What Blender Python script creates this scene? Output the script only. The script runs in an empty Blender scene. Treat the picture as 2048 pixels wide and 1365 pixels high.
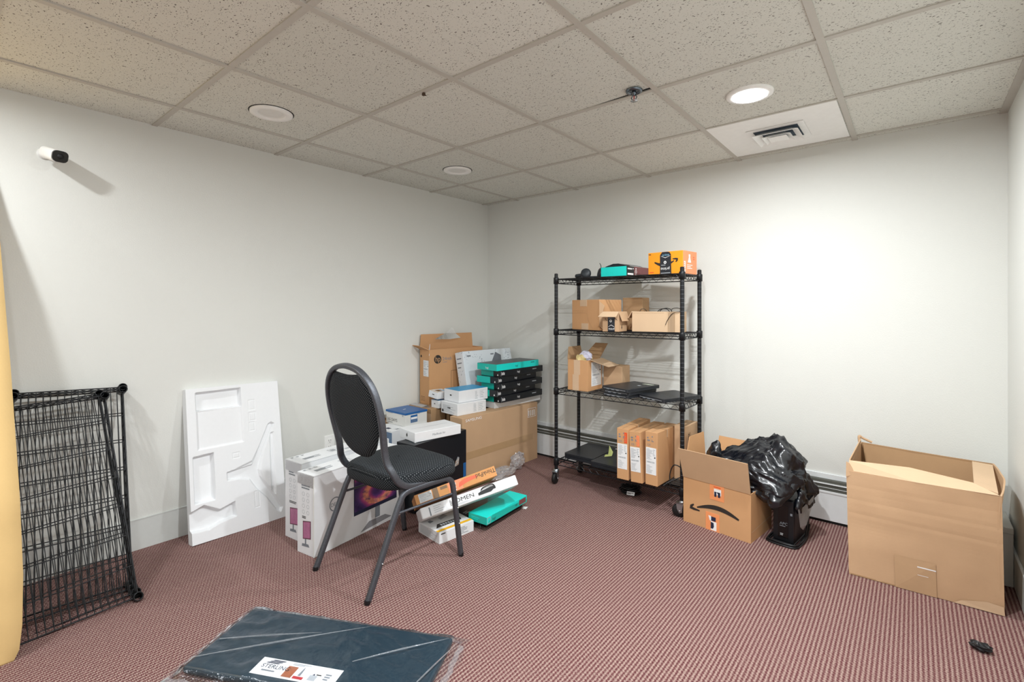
import bpy, math, random
from mathutils import Vector, Matrix, Euler, noise
random.seed(7)
scn = bpy.context.scene
COL = scn.collection
PI = math.pi

# ------------------------------------------------------------------ materials
def lin(c):
    return c/12.92 if c <= 0.04045 else ((c+0.055)/1.055)**2.4
def hexc(h):
    h = h.lstrip('#')
    return tuple(lin(int(h[i:i+2], 16)/255) for i in (0, 2, 4))

class NT:
    def __init__(self, name):
        self.m = bpy.data.materials.new(name)
        self.m.use_nodes = True
        self.t = self.m.node_tree
        self.t.nodes.clear()
        self.out = self.n('ShaderNodeOutputMaterial')
    def n(self, ty, **kw):
        x = self.t.nodes.new(ty)
        for k, v in kw.items():
            setattr(x, k, v)
        return x
    def l(self, a, b):
        self.t.links.new(a, b)
    def math(self, op, a, b=None, c=None, clamp=False):
        x = self.n('ShaderNodeMath', operation=op, use_clamp=clamp)
        for i, q in enumerate((a, b, c)):
            if q is None: continue
            if isinstance(q, (int, float)): x.inputs[i].default_value = q
            else: self.l(q, x.inputs[i])
        return x.outputs[0]
    def mix(self, fac, a, b, blend='MIX'):
        x = self.n('ShaderNodeMix', data_type='RGBA', blend_type=blend)
        for sock, q in ((x.inputs['Factor'], fac), (x.inputs[6], a), (x.inputs[7], b)):
            if isinstance(q, (int, float)): sock.default_value = q
            elif isinstance(q, tuple): sock.default_value = (q[0], q[1], q[2], 1)
            else: self.l(q, sock)
        return x.outputs[2]
    def coord(self, kind='Object'):
        return self.n('ShaderNodeTexCoord').outputs[kind]
    def mapping(self, vec, scale=(1, 1, 1), rot=(0, 0, 0), loc=(0, 0, 0)):
        x = self.n('ShaderNodeMapping')
        self.l(vec, x.inputs['Vector'])
        x.inputs['Scale'].default_value = scale
        x.inputs['Rotation'].default_value = rot
        x.inputs['Location'].default_value = loc
        return x.outputs[0]
    def noise(self, vec, scale, detail=3, rough=.55, out='Fac'):
        x = self.n('ShaderNodeTexNoise')
        self.l(vec, x.inputs['Vector'])
        x.inputs['Scale'].default_value = scale
        x.inputs['Detail'].default_value = detail
        x.inputs['Roughness'].default_value = rough
        return x.outputs[out]
    def ramp(self, fac, lo, hi):
        x = self.n('ShaderNodeMapRange', clamp=True)
        self.l(fac, x.inputs[0])
        x.inputs[1].default_value = lo
        x.inputs[2].default_value = hi
        return x.outputs[0]
    def bsdf(self, col, rough=.6, metal=0., bump=None, bstr=.3, bdist=.002, spec=.5, coat=0.):
        b = self.n('ShaderNodeBsdfPrincipled')
        if isinstance(col, tuple): b.inputs['Base Color'].default_value = (*col, 1)
        else: self.l(col, b.inputs['Base Color'])
        if isinstance(rough, (int, float)): b.inputs['Roughness'].default_value = rough
        else: self.l(rough, b.inputs['Roughness'])
        b.inputs['Metallic'].default_value = metal
        b.inputs['Specular IOR Level'].default_value = spec
        b.inputs['Coat Weight'].default_value = coat
        if bump is not None:
            bp = self.n('ShaderNodeBump')
            bp.inputs['Strength'].default_value = bstr
            bp.inputs['Distance'].default_value = bdist
            self.l(bump, bp.inputs['Height'])
            self.l(bp.outputs[0], b.inputs['Normal'])
        self.l(b.outputs[0], self.out.inputs[0])
        return b

_pl = {}
def plain(name, col, rough=.55, var=.05, scale=30, metal=0., bstr=0., spec=.5, coat=0.):
    """solid colour with a slight procedural variation"""
    if name in _pl: return _pl[name]
    c = hexc(col) if isinstance(col, str) else col
    t = NT(name)
    co = t.coord()
    f = t.noise(co, scale, 3)
    k = t.mix(f, tuple(x*(1-var) for x in c), tuple(min(1, x*(1+var)) for x in c))
    t.bsdf(k, rough, metal, t.noise(co, scale*8, 2) if bstr else None, bstr, .001, spec, coat)
    _pl[name] = t.m
    return t.m

def cardboard(name, col, rib=(1, 0, 0)):
    c = hexc(col)
    t = NT(name)
    co = t.coord()
    f1 = t.noise(co, 6, 4)
    f2 = t.noise(t.mapping(co, (1, 1, 8)), 120, 2)
    w = t.n('ShaderNodeTexWave', wave_type='BANDS', bands_direction='X')
    t.l(t.mapping(co, (1, 1, 1), (0, 0, .78)), w.inputs['Vector'])
    w.inputs['Scale'].default_value = 48
    w.inputs['Distortion'].default_value = .3
    k = t.mix(f1, tuple(x*.9 for x in c), tuple(min(1, x*1.08) for x in c))
    k = t.mix(t.math('MULTIPLY', f2, .16), k, tuple(x*.6 for x in c))
    h = t.math('ADD', t.math('MULTIPLY', w.outputs['Fac'], .25), f2)
    t.bsdf(k, .78, 0, h, .12, .0015, .25)
    return t.m

def film(name, amount=.25, tint=(.9, .95, 1), rough=.12, haze=.1):
    """clear crinkled plastic"""
    t = NT(name)
    co = t.coord()
    bp = t.n('ShaderNodeBump')
    bp.inputs['Strength'].default_value = .6
    bp.inputs['Distance'].default_value = .004
    t.l(t.noise(co, 45, 3), bp.inputs['Height'])
    tr = t.n('ShaderNodeBsdfTransparent')
    gl = t.n('ShaderNodeBsdfGlossy'); gl.inputs['Roughness'].default_value = rough
    gl.inputs['Color'].default_value = (*tint, 1)
    t.l(bp.outputs[0], gl.inputs['Normal'])
    df = t.n('ShaderNodeBsdfDiffuse'); df.inputs['Color'].default_value = (*tint, 1)
    a = t.n('ShaderNodeMixShader'); a.inputs[0].default_value = haze
    t.l(tr.outputs[0], a.inputs[1]); t.l(df.outputs[0], a.inputs[2])
    fr = t.n('ShaderNodeFresnel'); fr.inputs[0].default_value = 1.4
    t.l(bp.outputs[0], fr.inputs['Normal'])
    b = t.n('ShaderNodeMixShader')
    t.l(t.math('ADD', fr.outputs[0], amount*.2, clamp=True), b.inputs[0])
    t.l(a.outputs[0], b.inputs[1]); t.l(gl.outputs[0], b.inputs[2])
    t.l(b.outputs[0], t.out.inputs[0])
    return t.m

def emission(name, col, s):
    t = NT(name)
    e = t.n('ShaderNodeEmission')
    e.inputs[0].default_value = (*col, 1); e.inputs[1].default_value = s
    t.l(e.outputs[0], t.out.inputs[0])
    return t.m

def mat_wall():
    t = NT('painted_wall'); co = t.coord()
    f = t.noise(co, 1.5, 3)
    k = t.mix(f, hexc('#dcddd8'), hexc('#e2e3de'))
    g = t.noise(co, 160, 3, .6)
    t.bsdf(k, .75, 0, g, .25, .003, .3)
    return t.m

def mat_carpet():
    t = NT('ribbed_carpet'); co = t.coord()
    sx = t.n('ShaderNodeSeparateXYZ')
    wob = t.n('ShaderNodeVectorMath', operation='ADD')
    nz = t.noise(co, 70, 2, .5, 'Color')
    sc = t.n('ShaderNodeVectorMath', operation='SCALE'); sc.inputs['Scale'].default_value = .003
    sub = t.n('ShaderNodeVectorMath', operation='SUBTRACT'); sub.inputs[1].default_value = (.5, .5, .5)
    t.l(nz, sub.inputs[0]); t.l(sub.outputs[0], sc.inputs[0])
    t.l(co, wob.inputs[0]); t.l(sc.outputs[0], wob.inputs[1])
    t.l(wob.outputs[0], sx.inputs[0])
    X, Y = sx.outputs[0], sx.outputs[1]
    P = .0137
    u = t.math('DIVIDE', X, P)
    # loops along the rib : slanted yarn, alternate slant on each rib
    tri = t.math('PINGPONG', u, .5)                       # 0..0.5 across one rib
    v = t.math('ADD', t.math('DIVIDE', Y, .0056), t.math('MULTIPLY', tri, 1.5))
    loop = t.math('PINGPONG', v, .5)
    v2 = t.math('ADD', t.math('DIVIDE', Y, .0137), t.math('MULTIPLY', u, .5))
    loop2 = t.math('PINGPONG', v2, .5)
    rib = t.math('SMOOTH_MIN', t.math('MULTIPLY', tri, 2), 1, .1)
    light = t.ramp(t.math('ADD', t.math('ADD', t.math('MULTIPLY', tri, 1.2), t.math('MULTIPLY', loop, .8)), t.math('MULTIPLY', loop2, .5)), .42, .92)
    rnd = t.noise(t.mapping(co, (1, 2.2, 1), (0, 0, .25)), 170, 3, .65)
    light = t.math('ADD', light, t.math('MULTIPLY', t.math('SUBTRACT', rnd, .5), 2.6), clamp=True)
    k = t.mix(light, hexc('#622e35'), hexc('#bda499'))
    pile = t.noise(co, 330, 2, .65)
    k = t.mix(t.math('MULTIPLY', t.ramp(pile, .48, .7), .6), k, hexc('#3d1a1f'))
    soil = t.noise(co, 1.3, 3)
    k = t.mix(t.math('MULTIPLY', t.ramp(soil, .45, .75), .15), k, hexc('#7d5b58'))
    h = t.math('ADD', t.math('MULTIPLY', rib, .8), t.math('ADD', t.math('MULTIPLY', loop, .9), t.math('MULTIPLY', pile, .5)))
    t.bsdf(k, .95, 0, h, .8, .004, .1)
    return t.m

TP = (.6105, .6275)
B0, A5, CH = .36, -.07, 2.182
def mat_tile():
    t = NT('fissured_tile'); co = t.coord()
    dist = t.noise(co, 25, 2, .5, 'Color')
    sub = t.n('ShaderNodeVectorMath', operation='SUBTRACT'); sub.inputs[1].default_value = (.5, .5, .5)
    t.l(dist, sub.inputs[0])
    sc = t.n('ShaderNodeVectorMath', operation='SCALE'); sc.inputs['Scale'].default_value = .03
    t.l(sub.outputs[0], sc.inputs[0])
    ad = t.n('ShaderNodeVectorMath', operation='ADD'); t.l(co, ad.inputs[0]); t.l(sc.outputs[0], ad.inputs[1])
    def specks(scale, lo, hi, seed, asp):
        m = t.mapping(ad.outputs[0], (scale, scale*asp, scale), (0, 0, seed), (seed*3, seed, 0))
        v = t.n('ShaderNodeTexVoronoi', feature='F1'); v.inputs['Scale'].default_value = 1
        v.inputs['Randomness'].default_value = 1
        t.l(m, v.inputs['Vector'])
        r = t.n('ShaderNodeSeparateColor'); t.l(v.outputs['Color'], r.inputs[0])
        size = t.math('MULTIPLY', r.outputs[0], hi)
        d = t.math('LESS_THAN', v.outputs['Distance'], t.math('MAXIMUM', size, lo))
        return t.math('MULTIPLY', d, t.math('GREATER_THAN', r.outputs[1], .12))
    a = specks(72, .11, .30, .3, 1.9)
    b = specks(120, .12, .28, 1.2, 2.2)
    c = specks(95, .05, .24, 2.2, 1.6)
    dark = t.math('MAXIMUM', a, t.math('MAXIMUM', t.math('MULTIPLY', b, .75), c))
    # tone per tile
    s = t.n('ShaderNodeSeparateXYZ'); t.l(co, s.inputs[0])
    ix = t.math('FLOOR', t.math('DIVIDE', t.math('SUBTRACT', s.outputs[0], B0), TP[0]))
    iy = t.math('FLOOR', t.math('DIVIDE', t.math('SUBTRACT', s.outputs[1], A5), TP[1]))
    cb = t.n('ShaderNodeCombineXYZ'); t.l(ix, cb.inputs[0]); t.l(iy, cb.inputs[1])
    wn = t.n('ShaderNodeTexWhiteNoise', noise_dimensions='2D'); t.l(cb.outputs[0], wn.inputs['Vector'])
    base = t.mix(wn.outputs['Value'], hexc('#dadbd3'), hexc('#e2e2da'))
    blot = t.noise(co, 14, 3)
    base = t.mix(t.math('MULTIPLY', blot, .3), base, hexc('#d0d0c7'))
    k = t.mix(t.math('MULTIPLY', dark, .85), base, hexc('#5f5a52'))
    h = t.math('SUBTRACT', t.math('MULTIPLY', t.noise(co, 300, 2), .3), dark)
    t.bsdf(k, .9, 0, h, .3, .003, .1)
    return t.m

def mat_fabric():
    t = NT('dotted_black_fabric')
    uv = t.coord('UV')
    m = t.mapping(uv, (1/.0082, 1/.0082, 1), (0, 0, PI/4))
    fr = t.n('ShaderNodeVectorMath', operation='FRACTION'); t.l(m, fr.inputs[0])
    di = t.n('ShaderNodeVectorMath', operation='DISTANCE'); t.l(fr.outputs[0], di.inputs[0]); di.inputs[1].default_value = (.5, .5, 0)
    dot = t.ramp(di.outputs['Value'], .24, .12)
    weave = t.noise(uv, 900, 2)
    k = t.mix(weave, hexc('#121518'), hexc('#24282c'))
    k = t.mix(t.math('MULTIPLY', dot, .55), k, hexc('#9ba0a4'))
    t.bsdf(k, .9, 0, t.math('ADD', t.math('MULTIPLY', dot, .4), weave), .35, .001, .2)
    return t.m

def mat_picture():
    """swirling purple and orange screen picture (plain generic art)"""
    t = NT('purple_swirl_print'); uv = t.coord('UV')
    w = t.n('ShaderNodeTexWave', wave_type='RINGS', rings_direction='SPHERICAL')
    t.l(t.mapping(uv, (1.1, .9, 1), (0, 0, .5), (-.35, -.5, 0)), w.inputs['Vector'])
    w.inputs['Scale'].default_value = .55; w.inputs['Distortion'].default_value = 4
    w.inputs['Detail'].default_value = 3; w.inputs['Detail Scale'].default_value = 1.2
    r = t.n('ShaderNodeValToRGB'); t.l(w.outputs['Fac'], r.inputs[0])
    e = r.color_ramp.elements
    e[0].color = (*hexc('#2c1f4d'), 1); e[0].position = 0
    e[1].color = (*hexc('#c45a86'), 1); e[1].position = .8
    for p, c in ((.35, '#5e3a78'), (.6, '#96407a'), (.93, '#ee9a78')):
        q = r.color_ramp.elements.new(p); q.color = (*hexc(c), 1)
    n = t.noise(uv, 7, 4)
    k = t.mix(t.ramp(n, .45, .7), r.outputs[0], hexc('#4a2f6b'))
    t.bsdf(k, .35)
    return t.m

def mat_flurry():
    """white box with a flurry of grey flecks"""
    t = NT('flecked_white_print'); co = t.coord()
    v = t.n('ShaderNodeTexVoronoi'); v.inputs['Scale'].default_value = 70; t.l(co, v.inputs['Vector'])
    f = t.math('LESS_THAN', v.outputs['Distance'], .3)
    z = t.noise(co, 9, 2)
    f = t.math('MULTIPLY', f, t.ramp(z, .52, .62))
    k = t.mix(t.math('MULTIPLY', f, .8), hexc('#dfe5ea'), hexc('#5f6c80'))
    t.bsdf(k, .45)
    return t.m

def mat_plasticbag():
    t = NT('black_bin_liner'); co = t.coord()
    a = t.noise(co, 11, 2, .5)
    w = t.noise(t.mapping(co, (1, 4, 1), (.4, .3, .6)), 9, 2)
    h = t.math('ADD', a, t.math('MULTIPLY', w, .7))
    t.bsdf(hexc('#0d1119'), .27, 0, h, .25, .02, .8)
    return t.m

def mat_brushed(name, col, rough=.35):
    t = NT(name); co = t.coord()
    f = t.noise(t.mapping(co, (1, 1, 12)), 60, 2)
    k = t.mix(f, tuple(x*.85 for x in hexc(col)), hexc(col))
    t.bsdf(k, rough, 1.0)
    return t.m

def mat_hammertone():
    t = NT('hammered_grey_enamel'); co = t.coord()
    v = t.n('ShaderNodeTexVoronoi'); v.inputs['Scale'].default_value = 420; t.l(co, v.inputs['Vector'])
    k = t.mix(v.outputs['Distance'], hexc('#62656c'), hexc('#43464c'))
    t.bsdf(k, .36, .55, v.outputs['Distance'], .35, .0015, .6)
    return t.m

WALL, CARPET, TILE = mat_wall(), mat_carpet(), mat_tile()
FABRIC, PICTURE, FLURRY, BAG = mat_fabric(), mat_picture(), mat_flurry(), mat_plasticbag()
HAMMER = mat_hammertone()
TBAR = plain('ceiling_grid_enamel', '#c0bcb3', .5)
TRIMW = plain('baseboard_paint', '#d5d8d5', .5)
HEATW = plain('heater_enamel', '#e3e6e7', .4)
DARKSLOT = plain('heater_slot', '#55554e', .7)
WHITE = plain('white_enamel', '#f7f7f4', .4)
LENSOFF = plain('frosted_lens', '#e8e8e4', .3)
VOID = plain('dark_gap', '#141414', .9)
CHROME = mat_brushed('chrome', '#c8ccd0', .22)
ZINC = mat_brushed('zinc_steel', '#b9c2c8', .35)
BLACKM = plain('black_powder_coat', '#15171b', .38, .1, 60, .2)
BLACKP = plain('black_plastic', '#101114', .42)
BLACKG = plain('gloss_black_plastic', '#08090b', .18)
LAPTOP = plain('matt_black_laptop', '#24272c', .38)
RUBBER = plain('black_rubber', '#0d0d0e', .6)
KRAFT = cardboard('kraft_board', '#c8a582')
KRAFT_L = cardboard('pale_kraft_board', '#d3b594')
KRAFT_O = cardboard('warm_kraft_board', '#cf9f72')
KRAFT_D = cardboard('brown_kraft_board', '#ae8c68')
TAN = cardboard('tan_sheet_board', '#e6c488')
TAPE = plain('clear_brown_tape', '#cfb090', .25, .05)
TAPEB = plain('black_printed_tape', '#23262e', .3)
TAPEO = plain('orange_tape', '#ef9a64', .35)
PAPER = plain('white_label_paper', '#e9ebec', .6)
INK = plain('dark_print', '#2a2522', .6)
INKG = plain('grey_print', '#7d838a', .6)
INKL = plain('pale_print', '#aeb3b8', .6)
WPRINT = plain('white_print', '#f1f1f1', .5)
CARDW = plain('white_box_board', '#e6e8ea', .42, .03)
CARDWD = plain('offwhite_box_board', '#dcdcd8', .5, .03)
CARDG = plain('grey_box_board', '#b9bcc0', .5, .04)
CARDK = plain('black_box_board', '#12161c', .38, .05)
CARDKT = plain('dark_slate_box_board', '#1d2b33', .35, .05)
TEAL = plain('teal_box_board', '#13dfd4', .4, .05)
TEALD = plain('deep_teal_box_board', '#14b9aa', .4, .05)
BLUE = plain('blue_print', '#1d5f9f', .4, .05)
BLUEL = plain('sky_blue_print', '#2b9bd0', .4, .08)
SLATE = plain('slate_blue_print', '#5d7796', .45, .05)
ORANGE = plain('bright_orange_board', '#f79a1c', .45, .05)
ORANGEP = plain('coral_orange_board', '#f58b5c', .45, .05)
REDO = plain('red_orange_print', '#e8592e', .45)
RED = plain('red_print', '#b4242c', .5)
YELLOW = plain('yellow_print', '#f0b519', .5)
MAROON = plain('maroon_print', '#7c4a4b', .5)
NAVY = plain('navy_print', '#1f2742', .5)
FOAM = plain('white_polystyrene', '#eef0f2', .7, .02, 60, 0, .25)
PADM = plain('dark_teal_vinyl', '#17313f', .4, .05, 8)
PHOTO = plain('reddish_photo_print', '#a2603f', .5, .5, 45)
STICKY = plain('yellow_green_note', '#cfd98a', .6)
POUCH = plain('pale_yellow_padding', '#e3cf92', .5, .12, 20)
BUBBLE = plain('white_padding', '#dcdcf0', .35)
FILM = film('clear_bag', .0, (.92, .95, 1), .14, .012)
FILM3 = film('bag_edge', .2, (.9, .92, .95), .15, .16)
FILM2 = film('crumpled_wrap', .6, (.93, .93, .95), .12, .22)
FILMK = film('grey_liner_edge', .5, (.55, .58, .6), .15, .55)

# ------------------------------------------------------------------ mesh builder
class MB:
    def __init__(s):
        s.v, s.f, s.m, s.sm, s.uv, s.mats = [], [], [], [], [], []
    def mi(s, mat):
        if mat not in s.mats: s.mats.append(mat)
        return s.mats.index(mat)
    def add(s, vs, fs, mat, smooth=False, uvs=None):
        o = len(s.v); k = s.mi(mat)
        s.v += [tuple(p) for p in vs]
        for i, f in enumerate(fs):
            s.f.append([o+j for j in f]); s.m.append(k); s.sm.append(smooth)
            s.uv.append(uvs[i] if uvs else None)
        return s
    def box(s, x0, y0, z0, x1, y1, z1, mat, M=None):
        p = [Vector((x, y, z)) for z in (z0, z1) for y in (y0, y1) for x in (x0, x1)]
        if M is not None: p = [M @ q for q in p]
        return s.add(p, [(0, 2, 3, 1), (4, 5, 7, 6), (0, 1, 5, 4), (2, 6, 7, 3), (0, 4, 6, 2), (1, 3, 7, 5)], mat)
    def slab(s, pts, th, mat, mat2=None, edge=None):
        """flat polygon with thickness th along its normal (top = normal side)"""
        p = [Vector(q) for q in pts]
        n = Vector((0, 0, 0))
        for i in range(len(p)):
            n += (p[i]-p[0]).cross(p[(i+1) % len(p)]-p[0])
        n.normalize()
        k = len(p)
        q = [a+n*th for a in p]
        s.add(p, [tuple(reversed(range(k)))], mat2 or mat)
        s.add(q, [tuple(range(k))], mat)
        s.add(p+q, [(i, (i+1) % k, k+(i+1) % k, k+i) for i in range(k)], edge or mat)
        return s
    def sweep(s, path, prof, mat, closed=False, smooth=True, up=None, caps=True):
        P = [Vector(q) for q in path]; n = len(P); k = len(prof)
        rings = []; prev = None
        for i in range(n):
            if closed: t = P[(i+1) % n]-P[i-1]
            else: t = P[min(i+1, n-1)]-P[max(i-1, 0)]
            t.normalize()
            if up is not None:
                a = Vector(up); a = a-t*a.dot(t)
                if a.length < 1e-4: a = t.orthogonal()
            elif prev is None: a = t.orthogonal()
            else:
                a = prev-t*prev.dot(t)
                if a.length < 1e-5: a = t.orthogonal()
            a.normalize(); prev = a; b = t.cross(a)
            rings.append([P[i]+a*x+b*y for x, y in prof])
        vs = [q for r in rings for q in r]; fs = []
        for i in range(n if closed else n-1):
            j = (i+1) % n
            for c in range(k):
                d = (c+1) % k
                fs.append((i*k+c, i*k+d, j*k+d, j*k+c))
        s.add(vs, fs, mat, smooth)
        if caps and not closed:
            s.add(rings[0], [tuple(reversed(range(k)))], mat); s.add(rings[-1], [tuple(range(k))], mat)
        return s
    def tube(s, path, r, mat, seg=8, closed=False, smooth=True):
        return s.sweep(path, [(r*math.cos(2*PI*i/seg), r*math.sin(2*PI*i/seg)) for i in range(seg)], mat, closed, smooth)
    def lathe(s, prof, mat, seg=24, M=None, smooth=True, caps=True):
        vs = []
        for r, z in prof:
            for i in range(seg):
                a = 2*PI*i/seg
                q = Vector((r*math.cos(a), r*math.sin(a), z))
                vs.append(M @ q if M is not None else q)
        fs = []
        for j in range(len(prof)-1):
            for i in range(seg):
                k = (i+1) % seg
                fs.append((j*seg+i, j*seg+k, (j+1)*seg+k, (j+1)*seg+i))
        s.add(vs, fs, mat, smooth)
        if caps and prof[0][0] > 1e-6: s.add(vs[:seg], [tuple(reversed(range(seg)))], mat)
        if caps and prof[-1][0] > 1e-6: s.add(vs[-seg:], [tuple(range(seg))], mat)
        return s
    def build(s, name, parent=None, bevel=0, subsurf=0, auto=True):
        me = bpy.data.meshes.new(name)
        me.from_pydata(s.v, [], s.f); 
        for m in s.mats: me.materials.append(m)
        for p, k, sm in zip(me.polygons, s.m, s.sm):
            p.material_index = k; p.use_smooth = sm
        if any(u for u in s.uv):
            L = me.uv_layers.new(name='UVMap')
            for p, u in zip(me.polygons, s.uv):
                if u:
                    for li, c in zip(p.loop_indices, u): L.data[li].uv = c
        me.update()
        o = bpy.data.objects.new(name, me); COL.objects.link(o)
        if parent is not None: o.parent = parent
        if bevel:
            b = o.modifiers.new('Bevel', 'BEVEL'); b.width = bevel; b.segments = 2
            b.limit_method = 'ANGLE'; b.angle_limit = .6
        if subsurf:
            b = o.modifiers.new('Subdivision', 'SUBSURF'); b.levels = subsurf; b.render_levels = subsurf
        return o

def tag(o, label, cat, group=None):
    o['label'] = label; o['category'] = cat
    if group: o['group'] = group
    return o
def thing(name, label, cat, loc=(0, 0, 0), yaw=0, tx=0, ty=0, group=None):
    o = bpy.data.objects.new(name, None); COL.objects.link(o)
    o.empty_display_size = .1
    o.rotation_mode = 'YXZ'; o.rotation_euler = (tx, ty, yaw); o.location = loc
    return tag(o, label, cat, group)
def struct(o):
    o['kind'] = 'structure'; return o

# --- lettering
_tc = {}
def text_geo(txt):
    if txt in _tc: return _tc[txt]
    cu = bpy.data.curves.new('lettering', 'FONT'); cu.body = txt; cu.size = 1; cu.resolution_u = 3
    ob = bpy.data.objects.new('lettering', cu); COL.objects.link(ob)
    me = ob.to_mesh()
    vs = [v.co.copy() for v in me.vertices]; fs = [tuple(p.vertices) for p in me.polygons]
    ob.to_mesh_clear(); bpy.data.objects.remove(ob); bpy.data.curves.remove(cu)
    _tc[txt] = (vs, fs)
    return _tc[txt]

class Face:
    """a drawing frame on a flat face: origin, right and up directions"""
    def __init__(s, o, u, v):
        s.o, s.u, s.v = Vector(o), Vector(u).normalized(), Vector(v).normalized()
        s.n = s.u.cross(s.v)
    def P(s, a, b, e=.0007): return s.o+s.u*a+s.v*b+s.n*e
    def rect(s, mb, a0, b0, a1, b1, mat, e=.0007, uv=False):
        p = [s.P(a0, b0, e), s.P(a1, b0, e), s.P(a1, b1, e), s.P(a0, b1, e)]
        mb.add(p, [(0, 1, 2, 3)], mat, False, [[(0, 0), (1, 0), (1, 1), (0, 1)]] if uv else None)
    def poly(s, mb, pts, mat, e=.0007, uv=False):
        mb.add([s.P(a, b, e) for a, b in pts], [tuple(range(len(pts)))], mat)
    def text(s, mb, txt, a, b, size, mat, rot=0., e=.0009, sx=1., bold=0, center=False):
        vs, fs = text_geo(txt)
        if not vs: return
        w = max(q.x for q in vs)
        off = w/2 if center else 0
        c, sn = math.cos(rot), math.sin(rot)
        pts = []
        for q in vs:
            x, y = (q.x-off)*size*sx, q.y*size
            pts.append(s.P(a+x*c-y*sn, b+x*sn+y*c, e))
        mb.add(pts, fs, mat)
    def lines(s, mb, a0, b0, a1, b1, n, mat, e=.0009, fill=.55, seed=0):
        r = random.Random(seed+int(1000*(a0+b1)))
        st = (b1-b0)/n
        for i in range(n):
            y = b1-(i+.75)*st
            s.rect(mb, a0, y, a0+(a1-a0)*r.uniform(.45, 1), y+st*fill, mat, e)
    def frame(s, mb, a0, b0, a1, b1, w, mat, e=.0007):
        s.rect(mb, a0, b0, a1, b0+w, mat, e); s.rect(mb, a0, b1-w, a1, b1, mat, e)
        s.rect(mb, a0, b0, a0+w, b1, mat, e); s.rect(mb, a1-w, b0, a1, b1, mat, e)
    def disc(s, mb, a, b, r, mat, e=.0007, ry=None, seg=24):
        s.poly(mb, [(a+r*math.cos(2*PI*i/seg), b+(ry or r)*math.sin(2*PI*i/seg)) for i in range(seg)], mat, e)
    def ring(s, mb, a, b, r, w, mat, e=.0009, seg=28, ry=1.):
        vs, fs = [], []
        for i in range(seg):
            t = 2*PI*i/seg
            for q in (r-w, r): vs.append(s.P(a+q*math.cos(t), b+ry*q*math.sin(t), e))
        for i in range(seg):
            j = (i+1) % seg
            fs.append((2*i, 2*i+1, 2*j+1, 2*j))
        mb.add(vs, fs, mat)
    def arc(s, mb, pts, ws, mat, e=.0009):
        """thick stroke with varying width"""
        vs, fs = [], []
        n = len(pts)
        for i, (p, w) in enumerate(zip(pts, ws)):
            q0 = pts[max(i-1, 0)]; q1 = pts[min(i+1, n-1)]
            d = Vector((q1[0]-q0[0], q1[1]-q0[1])); d.normalize()
            vs += [s.P(p[0]-d.y*w/2, p[1]+d.x*w/2, e), s.P(p[0]+d.y*w/2, p[1]-d.x*w/2, e)]
        for i in range(n-1): fs.append((2*i+1, 2*i+3, 2*i+2, 2*i))
        mb.add(vs, fs, mat)

# a box stands at its near bottom corner: a runs to -x, b to +y, h up
def faces(a, b, h):
    return (Face((-a, 0, 0), (1, 0, 0), (0, 0, 1)),         # front, facing -y
            Face((0, 0, 0), (0, 1, 0), (0, 0, 1)),          # side, facing +x
            Face((0, 0, h), (0, 1, 0), (-1, 0, 0)))         # top seen from +x
def closed(mb, a, b, h, mat, top=None, front=None, side=None):
    mb.box(-a, 0, 0, 0, b, h, mat)
    F, S, T = faces(a, b, h)
    if top: T.rect(mb, .001, .001, b-.001, a-.001, top, .0004)
    if front: F.rect(mb, .001, .001, a-.001, h-.001, front, .0004)
    if side: S.rect(mb, .001, .001, b-.001, h-.001, side, .0004)
    return F, S, T
def open_walls(mb, a, b, h, mat, t=.004):
    mb.box(-a, 0, 0, 0, b, t, mat)
    mb.box(-a, 0, t, 0, t, h, mat); mb.box(-a, b-t, t, 0, b, h, mat)
    mb.box(-a, t, t, -a+t, b-t, h, mat); mb.box(-t, t, t, 0, b-t, h, mat)
def flap(name, parent, p0, p1, d, ln, mat, inset=0., th=.004):
    """a board flap hinged on the edge p0-p1 reaching out along d"""
    p0, p1, d = Vector(p0), Vector(p1), Vector(d).normalized()
    e = (p1-p0).normalized()
    mb = MB(); mb.slab([p0, p1, p1+d*ln-e*inset, p0+d*ln+e*inset], th, mat)
    return mb.build(name, parent)
def patch(name, parent, face, a0, b0, a1, b1, mat, e=.0012, label=None):
    mb = MB()
    mb.slab([face.P(a0, b0, .0002), face.P(a1, b0, .0002), face.P(a1, b1, .0002), face.P(a0, b1, .0002)], e, mat)
    o = mb.build(name, parent)
    if label: o['label'] = label
    return o, mb
def ship_label(name, parent, face, a0, b0, a1, b1, seed=0, mat=PAPER, label=None):
    mb = MB()
    mb.slab([face.P(a0, b0, .0002), face.P(a1, b0, .0002), face.P(a1, b1, .0002), face.P(a0, b1, .0002)], .0008, mat)
    w, h = a1-a0, b1-b0
    face.lines(mb, a0+.08*w, b0+.55*h, a1-.3*w, b1-.04*h, 11, INKL, .0014, .4, seed)
    face.lines(mb, a0+.7*w, b0+.7*h, a1-.08*w, b1-.04*h, 5, INKL, .0014, .4, seed+1)
    face.lines(mb, a0+.08*w, b0+.05*h, a0+.7*w, b0+.36*h, 7, INKL, .0014, .35, seed+3)
    face.rect(mb, a1-.18*w, b0+.62*h, a1-.07*w, b0+.67*h, INK, .0014)
    r = random.Random(seed)
    x = a0+.1*w
    while x < a1-.15*w:
        q = r.uniform(.006, .02)*w
        face.rect(mb, x, b0+.43*h, x+q, b0+.49*h, INKG, .0014); x += q+r.uniform(.01, .025)*w
    o = mb.build(name, parent)
    if label: o['label'] = label
    return o

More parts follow.
